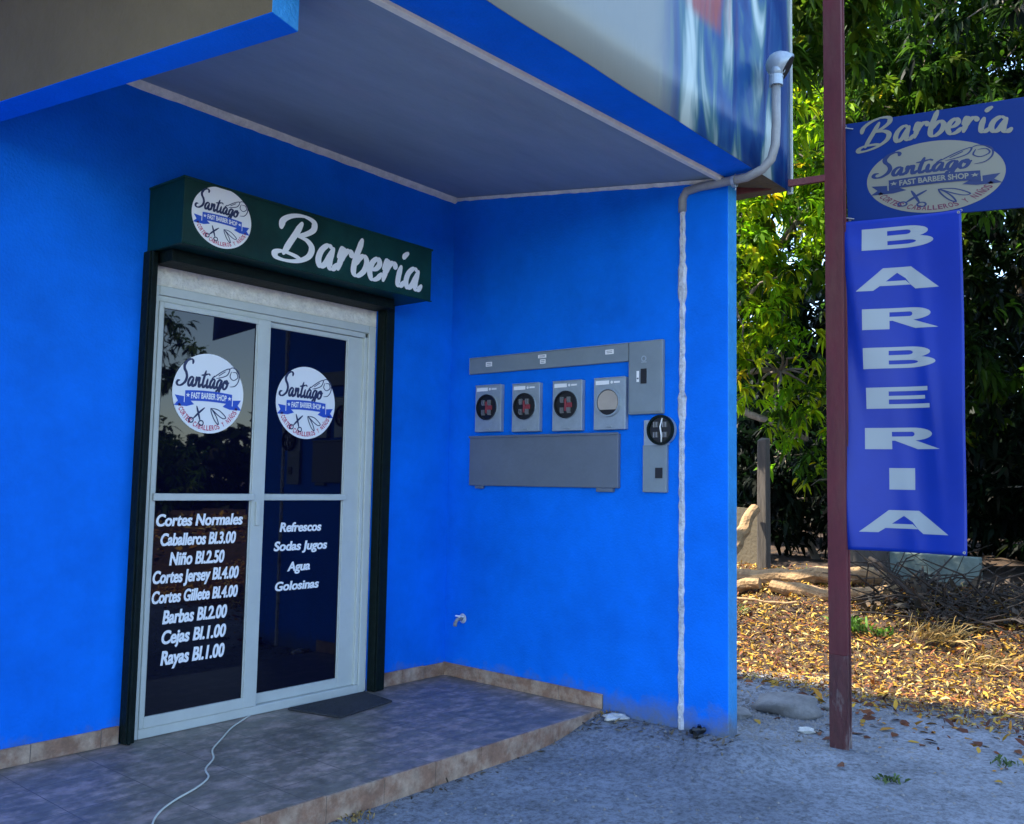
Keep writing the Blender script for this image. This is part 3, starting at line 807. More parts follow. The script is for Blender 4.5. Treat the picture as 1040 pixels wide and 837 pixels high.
def socket(kind):
    t = thing("meter_socket", (0, 0, 0), "", "meter socket", "row of four open meter sockets")
    F0 = Frame((.062, 0, 0), (0, -1, 0), (0, 0, 1), (-1, 0, 0))
    b = MB(); w_, h_ = .208, .288
    b.box((0, 0, .063), (w_, h_, .095), 0, F0)
    b.box((.0, h_ - .004, .095), (w_, h_ + .002, .100), 0, F0)
    b.cyl(F0, .104, .150, .082, .0951, .104, 0, 36, .078)
    b.box((.085, .010, .0952), (.125, .022, .100), 0, F0)
    b.build("box", M_GREYL, t, bevel=.004)
    b = MB(); b.cyl(F0, .104, .150, .071, .1043, .106, 0, 36); b.build("cavity", M_BLACK, t)
    b = MB(); b.ring(F0, .104, .150, .071, .079, .1045, .116, 0, 36); b.build("rim", M_BLACK if kind == 'open' else M_GREYL, t)
    if kind == 'open':
        for (px, py) in ((.080, .180), (.128, .180), (.080, .120), (.128, .120)):
            j = MB()
            j.box((px - .010, py - .013, .1062), (px - .003, py + .013, .119), 0, F0); j.box((px + .003, py - .013, .1062), (px + .010, py + .013, .119), 0, F0)
            j.box((px - .012, py - .019, .1062), (px + .012, py - .0135, .113), 0, F0)
            j.build("jaw", M_COPPER, t)
        j = MB(); j.box((.098, .112, .1063), (.112, .184, .117), 0, F0); j.box((.1125, .132, .1063), (.150, .160, .1145), 0, F0); j.build("terminal_block", M_RED, t, bevel=.003)
    else:
        P = [(.104 + .066 * math.cos(a), .150 + .066 * math.sin(a)) for a in np.linspace(R(-38), R(218), 26)]
        j = MB(); k = len(P)
        j.add([F0(x, y, .1064) for x, y in P] + [F0(x, y, .113) for x, y in P], [tuple(range(k))[::-1], tuple(range(k, 2 * k))] + [(i, (i + 1) % k, k + (i + 1) % k, k + i) for i in range(k)])
        j.build("cover_plate", M_CARD, t)
    st = MB()
    st.box((.016, .250, .1002), (.105, .272, .1014), 0, F0); st.cyl(F0, .122, .261, .008, .1002, .1014, 0, 16); st.box((.136, .256, .1002), (.175, .266, .1014), 0, F0)
    st.build("sticker", M_WHITE, t)
    return t
s0 = socket('open'); s1 = socket('plate')
def dup(root, loc):
    r = root.copy(); COL.objects.link(r); r.location = loc
    for ch in list(root.children):
        c = ch.copy(); COL.objects.link(c); c.parent = r
        for g_ in ch.children:
            d = g_.copy(); COL.objects.link(d); d.parent = c
    return r
s0.location = (0, -.245, 1.513); s0["label"] = "open grey meter socket nearest the wall corner, leftmost of the four"
a = dup(s0, (0, -.541, 1.507)); a["label"] = "open grey meter socket, second from the left, under the middle of the wireway"
a = dup(s0, (0, -.845, 1.505)); a["label"] = "open grey meter socket with red terminal, directly left of the covered one"
s1.location = (0, -1.134, 1.505); s1["label"] = "grey meter socket closed by a tan cardboard disc, rightmost of the four"

t = thing("wiring_trough", (0, -.73, 1.18), "wide blank dark grey wiring trough mounted below the row of meter sockets", "electrical box")
b = MB(); f = FW(-.200, 1.183)
b.box((0, 0, .001), (1.095, .300, .028), 0, f)
b.box((-.004, .292, .0285), (1.099, .306, .036), 0, f)
b.build("body", M_GREYD, t, bevel=.005)
b = MB()
b.box((.05, -.018, .006), (.11, -.0005, .028), 0, f); b.build("bottom_catch", M_GREYD, t, bevel=.003); b = MB(); b.box((.95, -.022, .002), (1.06, -.0005, .026), 0, f)
b.build("bottom_catch", M_GREYD, t, bevel=.003)

t = thing("breaker_panel", (0, -1.44, 1.58), "tall grey main breaker box with small black switch window right of the wireway", "breaker box")
b = MB(); f = FW(-1.358, 1.583)
b.box((0, 0, .001), (.212, .398, .030), 0, f)
b.build("body", M_GREY, t, bevel=.004)
b = MB(); b.box((.012, .010, .0302), (.200, .388, .034), 0, f); b.build("door_panel", M_GREY, t, bevel=.002)
b = MB(); b.box((.083, .165, .0342), (.118, .245, .039), 0, f); b.build("switch_window", M_BLACK, t)
b = MB(); b.ring(f, .10, .30, .010, .016, .0342, .037, 0, 20); b.box((.084, .278, .0342), (.116, .284, .0365), 0, f); b.build("door_latch", M_GREYL, t)
stickers("sticker", f, [(.055, .175, .016, .06)], t, c=.0356, lines=1)

t = thing("round_meter_base", (0, -1.5, 1.165), "round open meter base with black rim over a narrow grey box, below the breaker box", "meter socket")
b = MB(); f = FW(-1.449, 1.165)
b.box((.0, .0, .001), (.145, .250, .025), 0, f)
b.build("box", M_GREY, t, bevel=.003)
b = MB(); b.box((.080, .075, .0252), (.122, .130, .030), 0, f); b.build("switch_window", M_BLACK, t)
b = MB(); b.cyl(f, .115, .330, .078, .002, .030, 0, 36); b.box((.004, .2502, .002), (.150, .385, .02), 0, f); b.build("hub", M_GREYL, t)
b = MB(); b.cyl(f, .115, .330, .068, .0302, .033, 0, 36); b.build("cavity", M_BLACK, t)
b = MB(); b.ring(f, .115, .330, .067, .080, .0305, .045, 0, 36); b.build("rim", M_BLACKGREEN, t)
for (px, py) in ((.088, .358), (.142, .358), (.088, .304), (.142, .304)):
    j = MB(); j.box((px - .012, py - .014, .0332), (px - .004, py + .014, .048), 0, f); j.box((px + .004, py - .014, .0332), (px + .012, py + .014, .048), 0, f); j.build("jaw", M_COPPER, t)
j = MB(); j.tube([f(.120, .262, .036), f(.126, .300, .046), f(.118, .345, .046), f(.125, .392, .036)], .004, 8); j.build("wire", M_WHITE, t, smooth=True)

# service conduit: plastered-in run, bend out under the eave and the mast
t = thing("service_mast", (-.03, -1.67, -.03), "pale service conduit plastered down the wing wall and bending up to a round weatherhead", "conduit")
random.seed(11)
b = MB(); A = []; n = 90
for i in range(n + 1):
    z = -.06 + 2.82 * i / n
    w_ = .017 + random.uniform(-.003, .003) + (.008 if 1.55 < z < 2.4 and math.sin(z * 9) > .6 else 0)
    dx = random.uniform(-.002, .002)
    A += [(-.0005, -1.672 + w_ + dx, z), (-.010 - random.uniform(0, .004), -1.672 + w_ * .5, z), (-.011 - random.uniform(0, .004), -1.672 - w_ * .5, z), (-.0005, -1.672 - w_ + dx, z)]
b.add(A, [(4 * i + k, 4 * i + 4 + k, 4 * i + 5 + k, 4 * i + 1 + k) for i in range(n) for k in (0, 1, 2)])
b.build("plastered_conduit", M_PLASTER, t)
pipe = [(-.004, -1.672, 2.66), (-.006, -1.674, 2.73), (-.012, -1.70, 2.765), (-.022, -1.78, 2.77), (-.040, -1.95, 2.762), (-.045, -2.06, 2.76), (-.04, -2.14, 2.785), (-.035, -2.185, 2.83), (-.032, -2.205, 2.90), (-.032, -2.21, 3.0), (-.032, -2.21, 3.215)]
b = MB(); b.tube(pipe, .0225, 16); b.build("pipe", M_PVC, t, smooth=True)
b = MB(); b.tube([(-.032, -2.21, 3.200), (-.032, -2.21, 3.252)], .034, 18); b.tube([(-.032, -2.21, 3.252), (-.034, -2.212, 3.256)], .037, 18)
b.build("collar", M_GREYL, t, smooth=False)
b = MB()   # domed head with its wire face turned to the right
c0 = Vector((.015, -2.232, 3.310)); ax = Vector((.32, -.80, -.50)).normalized()
ref = ax.cross(Vector((0, 0, 1))).normalized(); up_ = ref.cross(ax)
fh = Frame(c0, ref, up_, ax)
prof = [(-.092, .010), (-.086, .030), (-.072, .048), (-.050, .062), (-.020, .070), (.016, .071)]
b.tube([fh(0, 0, q) for q, _ in prof], [q for _, q in prof], 28)
b.tube([(-.032, -2.21, 3.25), (-.028, -2.213, 3.275), (-.015, -2.22, 3.295)], [.030, .032, .034], 16)
wh = b.build("weatherhead", M_GREYL, t, smooth=True)
b = MB(); b.cyl(fh, 0, 0, .060, .0165, .020, 0, 28); b.build("wire_plate", M_BLACK, wh)
b = MB(); b.tube([(-.03, -1.99, 2.71), (-.03, -1.99, 2.80)], .004, 6); b.ring(Frame((-.045, -1.99, 2.752), (1, 0, 0), (0, 0, 1), (0, 1, 0)), 0, 0, .027, .031, -.008, .008); b.build("clamp", M_GREYL, t)

# small stub tap
t = thing("wall_tap", (0, -.15, .36), "small pale stub tap sticking out low on the blue wing wall", "tap")
b = MB(); b.tube([(0, -.150, .360), (-.055, -.155, .360), (-.075, -.160, .345)], [.012, .012, .010], 12); b.tube([(-.078, -.160, .345), (-.080, -.160, .322)], .012, 12)
b.build("spout", M_PVC, t, smooth=True)
b = MB(); b.box((-.045, -.190, .374), (-.032, -.125, .382)); b.tube([(-.038, -.155, .362), (-.038, -.155, .376)], .006, 8); b.build("handle", M_WHITE, t, bevel=.002)
b = MB(); b.cyl(Frame((0, -.150, .36), (0, -1, 0), (0, 0, 1), (-1, 0, 0)), 0, 0, .030, .001, .007, 0, 14, .022); b.build("plaster_patch", M_PLASTER, t)

# mat and cord
b = MB()
P = []
random.seed(5)
mat_c = [(-1.225, -.045), (-.690, -.035), (-.720, -.300), (-1.140, -.365)]
z_ = lambda y: -.001 + .0126 * y
b.hexa([(x, y, z_(y) + .001) for x, y in mat_c[::-1]] + [(x, y, z_(y) + .012) for x, y in mat_c[::-1]])
o = b.build("door_mat", M_RUBBER, bevel=.004, origin=(-.95, -.2, 0)); tag(o, "thin dark rubber mat lying on the porch before the right door panel", "door mat")
b = MB()
cp = [(-1.436, -.02), (-1.50, -.06), (-1.628, -.148), (-1.76, -.27), (-1.88, -.385), (-1.95, -.50), (-2.05, -.60), (-2.10, -.70), (-2.20, -.775), (-2.33, -.84), (-2.43, -.91), (-2.50, -.99), (-2.56, -1.09), (-2.60, -1.19), (-2.62, -1.24), (-2.66, -1.34), (-2.78, -1.55), (-3.0, -1.75), (-3.5, -1.9)]
pts = []
for x, y in crom(cp, 7):
    z = z_(y) + .006 if y > -1.195 else max(-.118 + .008, -.012 - (abs(y) - 1.195) * 1.6)
    pts.append((x, y, z))
b.tube(pts, .0038, 8)
o = b.build("extension_cord", M_CORD, smooth=True, origin=(-2.0, -.6, 0)); tag(o, "thin pale cord snaking from under the sliding door across the porch floor", "cord")

# ------------------------------------------------------------------ steel post, tie bar, sign and banner
t = thing("steel_post", (.53, -2.30, -.12), "tall maroon steel post standing in the sand beside the blue banners", "post")
b = MB()
b.box((.500, -2.347, .35), (.512, -2.250, 5.2)); b.box((.548, -2.347, .35), (.560, -2.250, 5.2)); b.box((.512, -2.341, .35), (.548, -2.333, 5.2)); b.box((.512, -2.264, .35), (.548, -2.256, 5.2))
b.build("shaft", M_STEEL, t, bevel=.003)
b = MB()
b.box((.500, -2.347, -.3), (.512, -2.250, .3498)); b.box((.548, -2.347, -.3), (.560, -2.250, .3498)); b.box((.512, -2.341, -.3), (.548, -2.333, .3498)); b.box((.512, -2.264, -.3), (.548, -2.256, .3498))
b.build("weathered_foot", M_STEELW, t, bevel=.003)
b = MB()
def bar(mb, A_, B_, w_, h_, mi=0):
    A_, B_ = Vector(A_), Vector(B_); d = (B_ - A_).normalized(); s_ = d.cross(Vector((0, 0, 1))).normalized(); u_ = s_.cross(d)
    P = []
    for (Q) in (A_, B_):
        for (i, j) in ((-1, -1), (1, -1), (1, 1), (-1, 1)): P.append(Q + s_ * i * w_ / 2 + u_ * j * h_ / 2)
    mb.add(P, [(0, 1, 2, 3)[::-1], (4, 5, 6, 7), (0, 1, 5, 4), (1, 2, 6, 5), (2, 3, 7, 6), (3, 0, 4, 7)], mi)
bar(b, (.12, -1.80, 2.765), (.53, -2.27, 2.875), .025, .035)
b.build("tie_bar", M_STEEL, t)
for z in (2.645, 3.14, .90):
    b = MB(); b.tube([(.531, -2.30, z), (.560, -2.35, z), (.585, -2.378 if z > 1 else -2.34, z - .004)], .003, 6)
    b.build("tie_wire", M_PVC, t)

XS = .585
SL = -.084      # droop per metre along -Y
def FSn(y, z, x=XS): return Frame((x, y, z), (0, -1, SL), (0, .035, 1), (-1, 0, 0))
t = thing("shop_sign", (XS, -2.9, 2.6), "blue sign board with grey white script, oval emblem, jutting from the maroon post", "sign")
W_ = 1.36
f = FSn(-2.345, 2.628)
b = MB(); b.box((0, 0, -.014), (W_, .545, 0), 0, f); b.build("board", M_BOARD, t, bevel=.002)
b = MB()
for (a_, c_) in (((-.06, .02), (W_, .02)), ((-.06, .525), (W_, .525))):
    b.box((a_[0], a_[1] - .010, -.034), (c_[0], c_[1] + .010, -.0145), 0, f)
b.build("back_rail", M_STEEL, t)
b = MB()
put_word_post = lambda X, Y: (X, Y + .05 * max(0, 0.35 - abs(X - .45)) * 0)
script_word(b, f, "Barbería", .075, .800, .372, .078, .32, .0012, 0, slant=.16, contrast=.62, post=lambda X, Y: (X, Y + .040 * (1 - ((X - .43) / .40) ** 2)))
b.build("lettering", M_BWHITE2, t)
b = MB(); logo(b, Frame(f(.440, .200), f.u, f.v, f.n), .330, .186, .0012, (0, 1, 1, 2, 0)); b.build("logo_oval", [M_BWHITE2, mat("print_navy", (.005, .022, .10), .5), mat("print_maroon", (.12, .015, .05), .5)], t)
for (a_, c_) in ((.012, .012), (.56, .012), (.012, .533), (1.2, .533)):
    b = MB(); b.ring(Frame(f(a_, c_), f.u, f.v, f.n), 0, 0, .003, .007, .0005, .003)
    b.build("eyelet", M_COPPER, t)

# vertical banner, hung cloth
t = thing("hanging_banner", (XS, -2.62, .9), "tall narrow blue vinyl banner with stacked white block letters hanging beside the maroon post", "banner")
BW, BH = .590, 1.735
def bwave(a, v):
    """a 0..BW across, v 0..BH up -> outward offset"""
    s = v / BH
    cr_ = .007 * math.exp(-((a - .10 - .25 * (1 - s)) / .05) ** 2) * (1 - s) + .006 * math.exp(-((s - .93 + a * .25) / .03) ** 2) * math.exp(-(a / .2) ** 2)
    cr_ += .007 * math.exp(-((a - .48 + .12 * s) / .035) ** 2) * math.sin(s * 3.1) + .005 * math.sin(a * 34 + s * 15) * math.exp(-((a - .03) / .06) ** 2)
    return (cr_ + .020 * math.sin(a * 9.5 + 1.0 + 1.2 * (1 - s)) * (1 - .5 * s) + .010 * math.sin(a * 21 + s * 7) * math.exp(-((a) / .12) ** 2)
            + .05 * (1 - s) ** 2 * (a / BW) ** 2 + .006 * math.sin(s * 11 + a * 6))
class FBn:
    u = Vector((0, -1, 0)); v = Vector((0, 0, 1)); n = Vector((-1, 0, 0))
    def __call__(s, a, v, c=0.0):
        q = v / BH
        yy = -2.322 - a * (1 + .012 * (1 - q)) - .0 ; zz = .888 + v - (.058 * a * q) + .01 * (1 - q) * a
        return Vector((XS - .022 - bwave(a, v) - c, yy, zz))
fb = FBn()
b = MB(); nA, nB = 40, 90
b.add([fb(BW * i / nA, BH * j / nB, 0) for j in range(nB + 1) for i in range(nA + 1)],
      [(j * (nA + 1) + i, j * (nA + 1) + i + 1, (j + 1) * (nA + 1) + i + 1, (j + 1) * (nA + 1) + i) for j in range(nB) for i in range(nA)])
o = b.build("cloth", M_BANNER, t, smooth=True)
md = o.modifiers.new("sol", 'SOLIDIFY'); md.thickness = .0012; md.offset = 0
def arcpts(cx, cy, rx, ry, a0, a1, n=10):
    return [(cx + rx * math.cos(R(a0 + (a1 - a0) * i / n)), cy + ry * math.sin(R(a0 + (a1 - a0) * i / n))) for i in range(n + 1)]
def strip(o_, i_):     # quads between two point rows
    return [[o_[k], o_[k + 1], i_[k + 1], i_[k]] for k in range(len(o_) - 1)]
def rect(x0, y0, x1, y1): return [[(x0, y0), (x1, y0), (x1, y1), (x0, y1)]]
def bowl(y0, y1, xr, t=.19, xs_=.36, xm=.62, tr=.24):
    cy = (y0 + y1) / 2; ry = (y1 - y0) / 2
    o_ = [(xs_, y1)] + arcpts(xm, cy, xr - xm, ry, 90, -90, 14) + [(xs_, y0)]
    i_ = [(xs_, y1 - t)] + arcpts(xm, cy, xr - xm - tr, ry - t, 90, -90, 14) + [(xs_, y0 + t)]
    return strip(o_, i_)
BLOCK = {
 'I': rect(0, 0, 1, 1),
 'E': rect(0, 0, .36, 1) + rect(.36, .80, .97, 1) + rect(.36, .42, .93, .59) + rect(.36, 0, 1, .20),
 'B': rect(0, 0, .36, 1) + bowl(.45, 1.0, .93, .17) + bowl(0, .55, 1.0, .18),
 'R': rect(0, 0, .36, 1) + bowl(.40, 1.0, .90, .19) + [[(.36, .40), (.62, .40), (.74, .0), (.36, .28)]] * 0 + [[(.40, .40), (.66, .42), (1.0, 0), (.70, 0)]],
 'A': [[(0, 0), (.22, 0), (.47, .76), (.47, 1), (.33, 1)], [(1, 0), (.70, 0), (.47, .76), (.47, 1), (.67, 1)], [(.30, .20), (.69, .20), (.61, .38), (.365, .38)]],
}
BLOCK['A'] = [[(0, 0), (.21, 0), (.29, .20), (.40, .50), (.50, .76), (.50, 1), (.33, 1)], [(1, 0), (1, .0), (.67, 1), (.50, 1), (.50, .76), (.60, .50), (.66, .20), (.72, 0)], [(.29, .20), (.66, .20), (.60, .40), (.36, .40)]]
def letter_cut(name, ch, a0, a1, v0, v1, parent, m, bold=.03):
    mb = MB()
    for k, poly in enumerate(BLOCK[ch]):
        bm = bmesh.new()
        P_ = []
        for q in poly:
            if not P_ or q != P_[-1]: P_.append(q)
        V_ = [bm.verts.new((a0 + x * (a1 - a0), v0 + y * (v1 - v0), 0)) for x, y in P_]
        bm.faces.new(V_)
        bmesh.ops.triangulate(bm, faces=bm.faces[:])
        for j in range(1, int(BW / .03) + 1):
            bmesh.ops.bisect_plane(bm, geom=bm.verts[:] + bm.edges[:] + bm.faces[:], plane_co=(j * .03, 0, 0), plane_no=(1, 0, 0))
        for j in range(3):
            bmesh.ops.bisect_plane(bm, geom=bm.verts[:] + bm.edges[:] + bm.faces[:], plane_co=(0, v0 + (v1 - v0) * (j + 1) / 4, 0), plane_no=(0, 1, 0))
        bm.verts.index_update()
        mb.add([fb(v.co.x, v.co.y, .0022 + .0002 * (k % 5)) for v in bm.verts], [tuple(v.index for v in f_.verts) for f_ in bm.faces])
        bm.free()
    return mb.build(name, m, parent, smooth=True)
lz = [(1.570, 1.685), (1.352, 1.470), (1.145, 1.255), (.940, 1.050), (.732, .842), (.522, .632), (.315, .425), (.095, .210)]
for ch, (v0, v1) in zip("BARBERIA", lz):
    wd = {'I': (.22, .345), 'A': (.075, .475), 'B': (.105, .455), 'R': (.105, .47), 'E': (.115, .425)}[ch]
    if ch == 'A' and v0 < 1: wd = (.075, .505)
    letter_cut("letter", ch, wd[0], wd[1], v0, v1, t, M_BWHITE)
for (a_, v_) in ((.012, 1.722), (.578, 1.722), (.012, .014), (.578, .014)):
    b = MB(); b.ring(Frame(fb(a_, v_, .001), (0, -1, 0), (0, 0, 1), (-1, 0, 0)), 0, 0, .003, .007, 0, .003)
    b.build("eyelet", M_COPPER, t)

# ------------------------------------------------------------------ leaves and trees
def leaf_mesh(name, pos, dirs, nrm, length, width, tint, material, droop=.25, parent=None, origin=(0, 0, 0)):
    """pos,dirs,nrm (N,3); length,width (N,); tint (N,3)"""
    N = len(pos)
    d = dirs / np.linalg.norm(dirs, axis=1, keepdims=True)
    s = np.cross(d, nrm); s /= np.maximum(np.linalg.norm(s, axis=1, keepdims=True), 1e-6)
    n = np.cross(s, d)
    L = length[:, None]; W = width[:, None]
    dn = np.array([0, 0, -1.0])
    def at(f, side, lift): return pos + d * L * f + dn * L * droop * f * f + s * W * side * .5 + n * W * lift
    V = np.stack([at(0, 0, 0), at(.32, -1, .12), at(.32, 1, .12), at(.70, -.75, .10), at(.70, .75, .10), at(1, 0, 0)], 1)
    V = V.reshape(-1, 3) - np.array(origin)
    base = (np.arange(N) * 6)[:, None]
    tri1 = base + np.array([[0, 2, 1]]); tri2 = base + np.array([[3, 4, 5]])
    quad = base + np.array([[1, 2, 4, 3]])
    loops = np.concatenate([tri1, quad, tri2], 1).ravel()
    st = (np.arange(N) * 10)[:, None] + np.array([[0, 3, 7]])
    tot = np.tile([3, 4, 3], N)
    me = bpy.data.meshes.new(name)
    me.vertices.add(len(V)); me.vertices.foreach_set("co", V.ravel())
    me.loops.add(len(loops)); me.loops.foreach_set("vertex_index", loops)
    me.polygons.add(3 * N); me.polygons.foreach_set("loop_start", st.ravel()); me.polygons.foreach_set("loop_total", tot)
    me.update()
    ca = me.attributes.new("tint", 'FLOAT_COLOR', 'POINT')
    c = np.concatenate([tint, np.ones((N, 1))], 1)
    ca.data.foreach_set("color", np.repeat(c, 6, 0).ravel().astype(np.float32))
    me.materials.append(material)
    o = bpy.data.objects.new(name, me); COL.objects.link(o)
    if parent is not None: o.parent = parent
    else: o.location = origin
    return o
def rdir(n):
    v = rng.normal(size=(n, 3)); return v / np.linalg.norm(v, axis=1, keepdims=True)
def crown_clusters(blobs, ncl):
    """blobs: (cx,cy,cz,rx,ry,rz); clusters biased to each blob's shell"""
    vol = np.array([b_[3] * b_[4] * b_[5] for b_ in blobs]) ** .8; pr_ = vol / vol.sum()
    out = []
    for k in rng.choice(len(blobs), ncl, p=pr_):
        b_ = blobs[k]; q = rdir(1)[0] * rng.uniform(.45, 1.0) ** .5
        lump = 1 + .22 * math.sin(q[0] * 6 + k) * math.sin(q[1] * 7 + 2 * k) + rng.normal() * .06
        out.append((b_[0] + q[0] * b_[3] * lump, b_[1] + q[1] * b_[4] * lump, b_[2] + q[2] * b_[5] * lump))
    return np.array(out)
def leaves_from_clusters(name, cl, per, L, W, cols, parent, origin, droop=.45, flush=.08, minz=None):
    n = len(cl); N = n * per
    axis_ = rdir(n); axis_[:, 2] = axis_[:, 2] * .5 + .15; axis_ /= np.linalg.norm(axis_, axis=1, keepdims=True)
    ax = np.repeat(axis_, per, 0); P = np.repeat(cl, per, 0)
    d = rdir(N) + ax * .75; d[:, 2] -= .25
    d /= np.linalg.norm(d, axis=1, keepdims=True)
    P = P + ax * rng.uniform(-.10, .10, (N, 1)) + d * .015
    nr = np.tile([0, 0, 1.0], (N, 1)) + rdir(N) * .55
    ln = L * rng.uniform(.6, 1.15, N); wd = W * rng.uniform(.75, 1.2, N)
    cb = np.array(cols)[rng.integers(0, len(cols), n)]
    c = np.repeat(cb, per, 0) * rng.uniform(.7, 1.3, (N, 1)) * (1 + rng.normal(size=(N, 3)) * .06)
    m_ = np.repeat(rng.uniform(size=n) < flush, per)
    c[m_] = c[m_] * np.array([1.9, 1.15, 1.4]) * rng.uniform(.7, 1.3, (m_.sum(), 1))
    y_ = rng.uniform(size=N) < .015
    c[y_] = c[y_] * np.array([4.0, 1.8, 1.5])
    c = np.clip(c, .004, .9)
    if minz is not None:
        k = P[:, 2] > minz
        P, d, nr, ln, wd, c = P[k], d[k], nr[k], ln[k], wd[k], c[k]
    return leaf_mesh(name, P, d, nr, ln, wd, c, M_LEAF, droop, parent, origin)
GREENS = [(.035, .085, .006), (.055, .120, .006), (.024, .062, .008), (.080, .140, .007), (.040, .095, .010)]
LIT_GREENS = [(.24, .42, .006), (.32, .48, .007), (.18, .37, .007), (.12, .27, .007), (.36, .44, .012)]  # sunlight put into the leaf tints of the left tree
SHADED_GREENS = [(.007, .020, .005), (.010, .026, .005), (.005, .014, .005), (.015, .034, .006)]  # leaf tints darkened, shade put into the colour
REAR_SHADED = [(.004, .012, .004), (.006, .016, .005), (.003, .009, .004)]  # near-black tints, the shade under the crowns put into the colour
def limb(mb, a, b_, r0, r1, n=6, wob=.08):
    a, b_ = Vector(a), Vector(b_); L = (b_ - a).length; P = []; Q = []
    for i in range(n + 1):
        f_ = i / n; w_ = wob * L * math.sin(f_ * math.pi)
        P.append(a.lerp(b_, f_) + Vector((random.uniform(-1, 1), random.uniform(-1, 1), random.uniform(-.4, .8))) * w_ * .5 + Vector((0, 0, 1)) * L * .06 * math.sin(f_ * math.pi)); Q.append(r0 + (r1 - r0) * f_)
    mb.tube(P, Q, 8, jag=.08)
    return P
def tree(name, base, blobs, ncl, per, label, cat="tree", cols=GREENS, L=.20, W=.050, trunk_r=.14, fork=1.6, group=None, flush=.08, twigs=26, lean=(0, 0), minz=None):
    bz = H1(*base) - .08
    t_ = thing(name, (base[0], base[1], bz), label, cat, group)
    org = (base[0], base[1], bz)
    mb = MB()
    fk = Vector((base[0] + lean[0], base[1] + lean[1], bz + fork))
    mb.tube([Vector(org), Vector(org).lerp(fk, .25) + Vector((.02, -.03, 0)), Vector(org).lerp(fk, .6) + Vector((-.03, .02, 0)), fk], [trunk_r * 1.35, trunk_r * 1.08, trunk_r * .95, trunk_r * .85], 12, jag=.06)
    cl = crown_clusters(blobs, ncl)
    for b_ in blobs:
        c_ = Vector(b_[:3]); P = limb(mb, fk - Vector((0, 0, .1)), c_, trunk_r * .55, trunk_r * .16)
    mb.build("trunk", M_BARK, t_, smooth=True)
    tw = MB()
    near = cl[rng.choice(len(cl), min(twigs, len(cl)), replace=False)]
    for q in near:
        bb = min(blobs, key=lambda k: (k[0] - q[0]) ** 2 + (k[1] - q[1]) ** 2 + (k[2] - q[2]) ** 2)
        limb(tw, Vector(bb[:3]), q, .018, .005, 4, .15)
    tw.build("twigs", M_BARK, t_)
    leaves_from_clusters("crown", cl, per, L, W, cols, t_, org, flush=flush, minz=minz)
    return t_

# near trees on the bank
tree("mango_tree", (6.3, 2.0), [(4.75, .62, 3.9, .85, .8, .75), (4.9, .38, 3.15, .75, .7, .7), (5.3, .05, 2.5, .60, .6, .7), (5.55, -.15, 1.75, .42, .42, .55), (5.7, .9, 3.6, .8, .8, .9), (5.6, .0, 4.2, .9, .8, .9), (5.0, -.1, 4.9, .9, .8, .8)],
     800, 13, "bright green sunlit tree with drooping branches right beside the blue wing wall", cols=LIT_GREENS + GREENS[:2], L=.145, W=.046, trunk_r=.16, fork=2.2, flush=.05, twigs=50)
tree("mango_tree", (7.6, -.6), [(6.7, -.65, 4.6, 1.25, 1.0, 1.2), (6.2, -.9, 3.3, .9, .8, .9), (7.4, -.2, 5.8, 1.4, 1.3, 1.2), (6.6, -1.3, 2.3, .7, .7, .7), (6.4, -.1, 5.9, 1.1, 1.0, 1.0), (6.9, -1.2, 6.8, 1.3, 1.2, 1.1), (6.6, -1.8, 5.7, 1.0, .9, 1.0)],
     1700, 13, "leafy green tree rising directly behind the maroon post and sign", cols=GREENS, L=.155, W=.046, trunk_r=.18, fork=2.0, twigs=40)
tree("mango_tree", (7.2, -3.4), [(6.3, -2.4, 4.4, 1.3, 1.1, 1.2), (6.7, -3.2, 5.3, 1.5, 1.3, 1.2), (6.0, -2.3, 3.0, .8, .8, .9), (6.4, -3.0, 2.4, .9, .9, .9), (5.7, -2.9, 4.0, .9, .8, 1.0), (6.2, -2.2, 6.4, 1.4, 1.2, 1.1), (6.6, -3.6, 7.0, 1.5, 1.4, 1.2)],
     1700, 13, "dark shady tree with long leaves at the far right behind the sign board", cols=SHADED_GREENS + GREENS[:1], L=.165, W=.046, trunk_r=.17, fork=1.9, flush=.03, twigs=40)
# second row closes the view
back = [((10.6, 3.6), 10.0, "tall dark tree in the rear row, leftmost, behind the wooden post"),
        ((11.4, .9), 10.4, "tall dark tree in the rear row, second from left, behind the green crown"),
        ((11.2, -1.9), 10.2, "dark full tree in the rear row right of the hanging banner"),
        ((10.4, -4.8), 10, "dark tree in the rear row at the right picture edge")]
for i, (bp, h_, lb) in enumerate(back):
    bl = []
    for k in range(8):
        a_ = k * 2.4 + i; r_ = .9 + .5 * math.sin(k * 1.7)
        bl.append((bp[0] - .8 + r_ * math.cos(a_), bp[1] + 1.3 * r_ * math.sin(a_), .3 + h_ * (k + .5) / 8, 1.5, 1.6, 1.1))
    tree("shade_tree", bp, bl, 1300, 12, lb, cols=REAR_SHADED, L=.27, W=.072, trunk_r=.2, fork=1.8, group="rear row of trees beyond the bank", flush=.02, twigs=16)
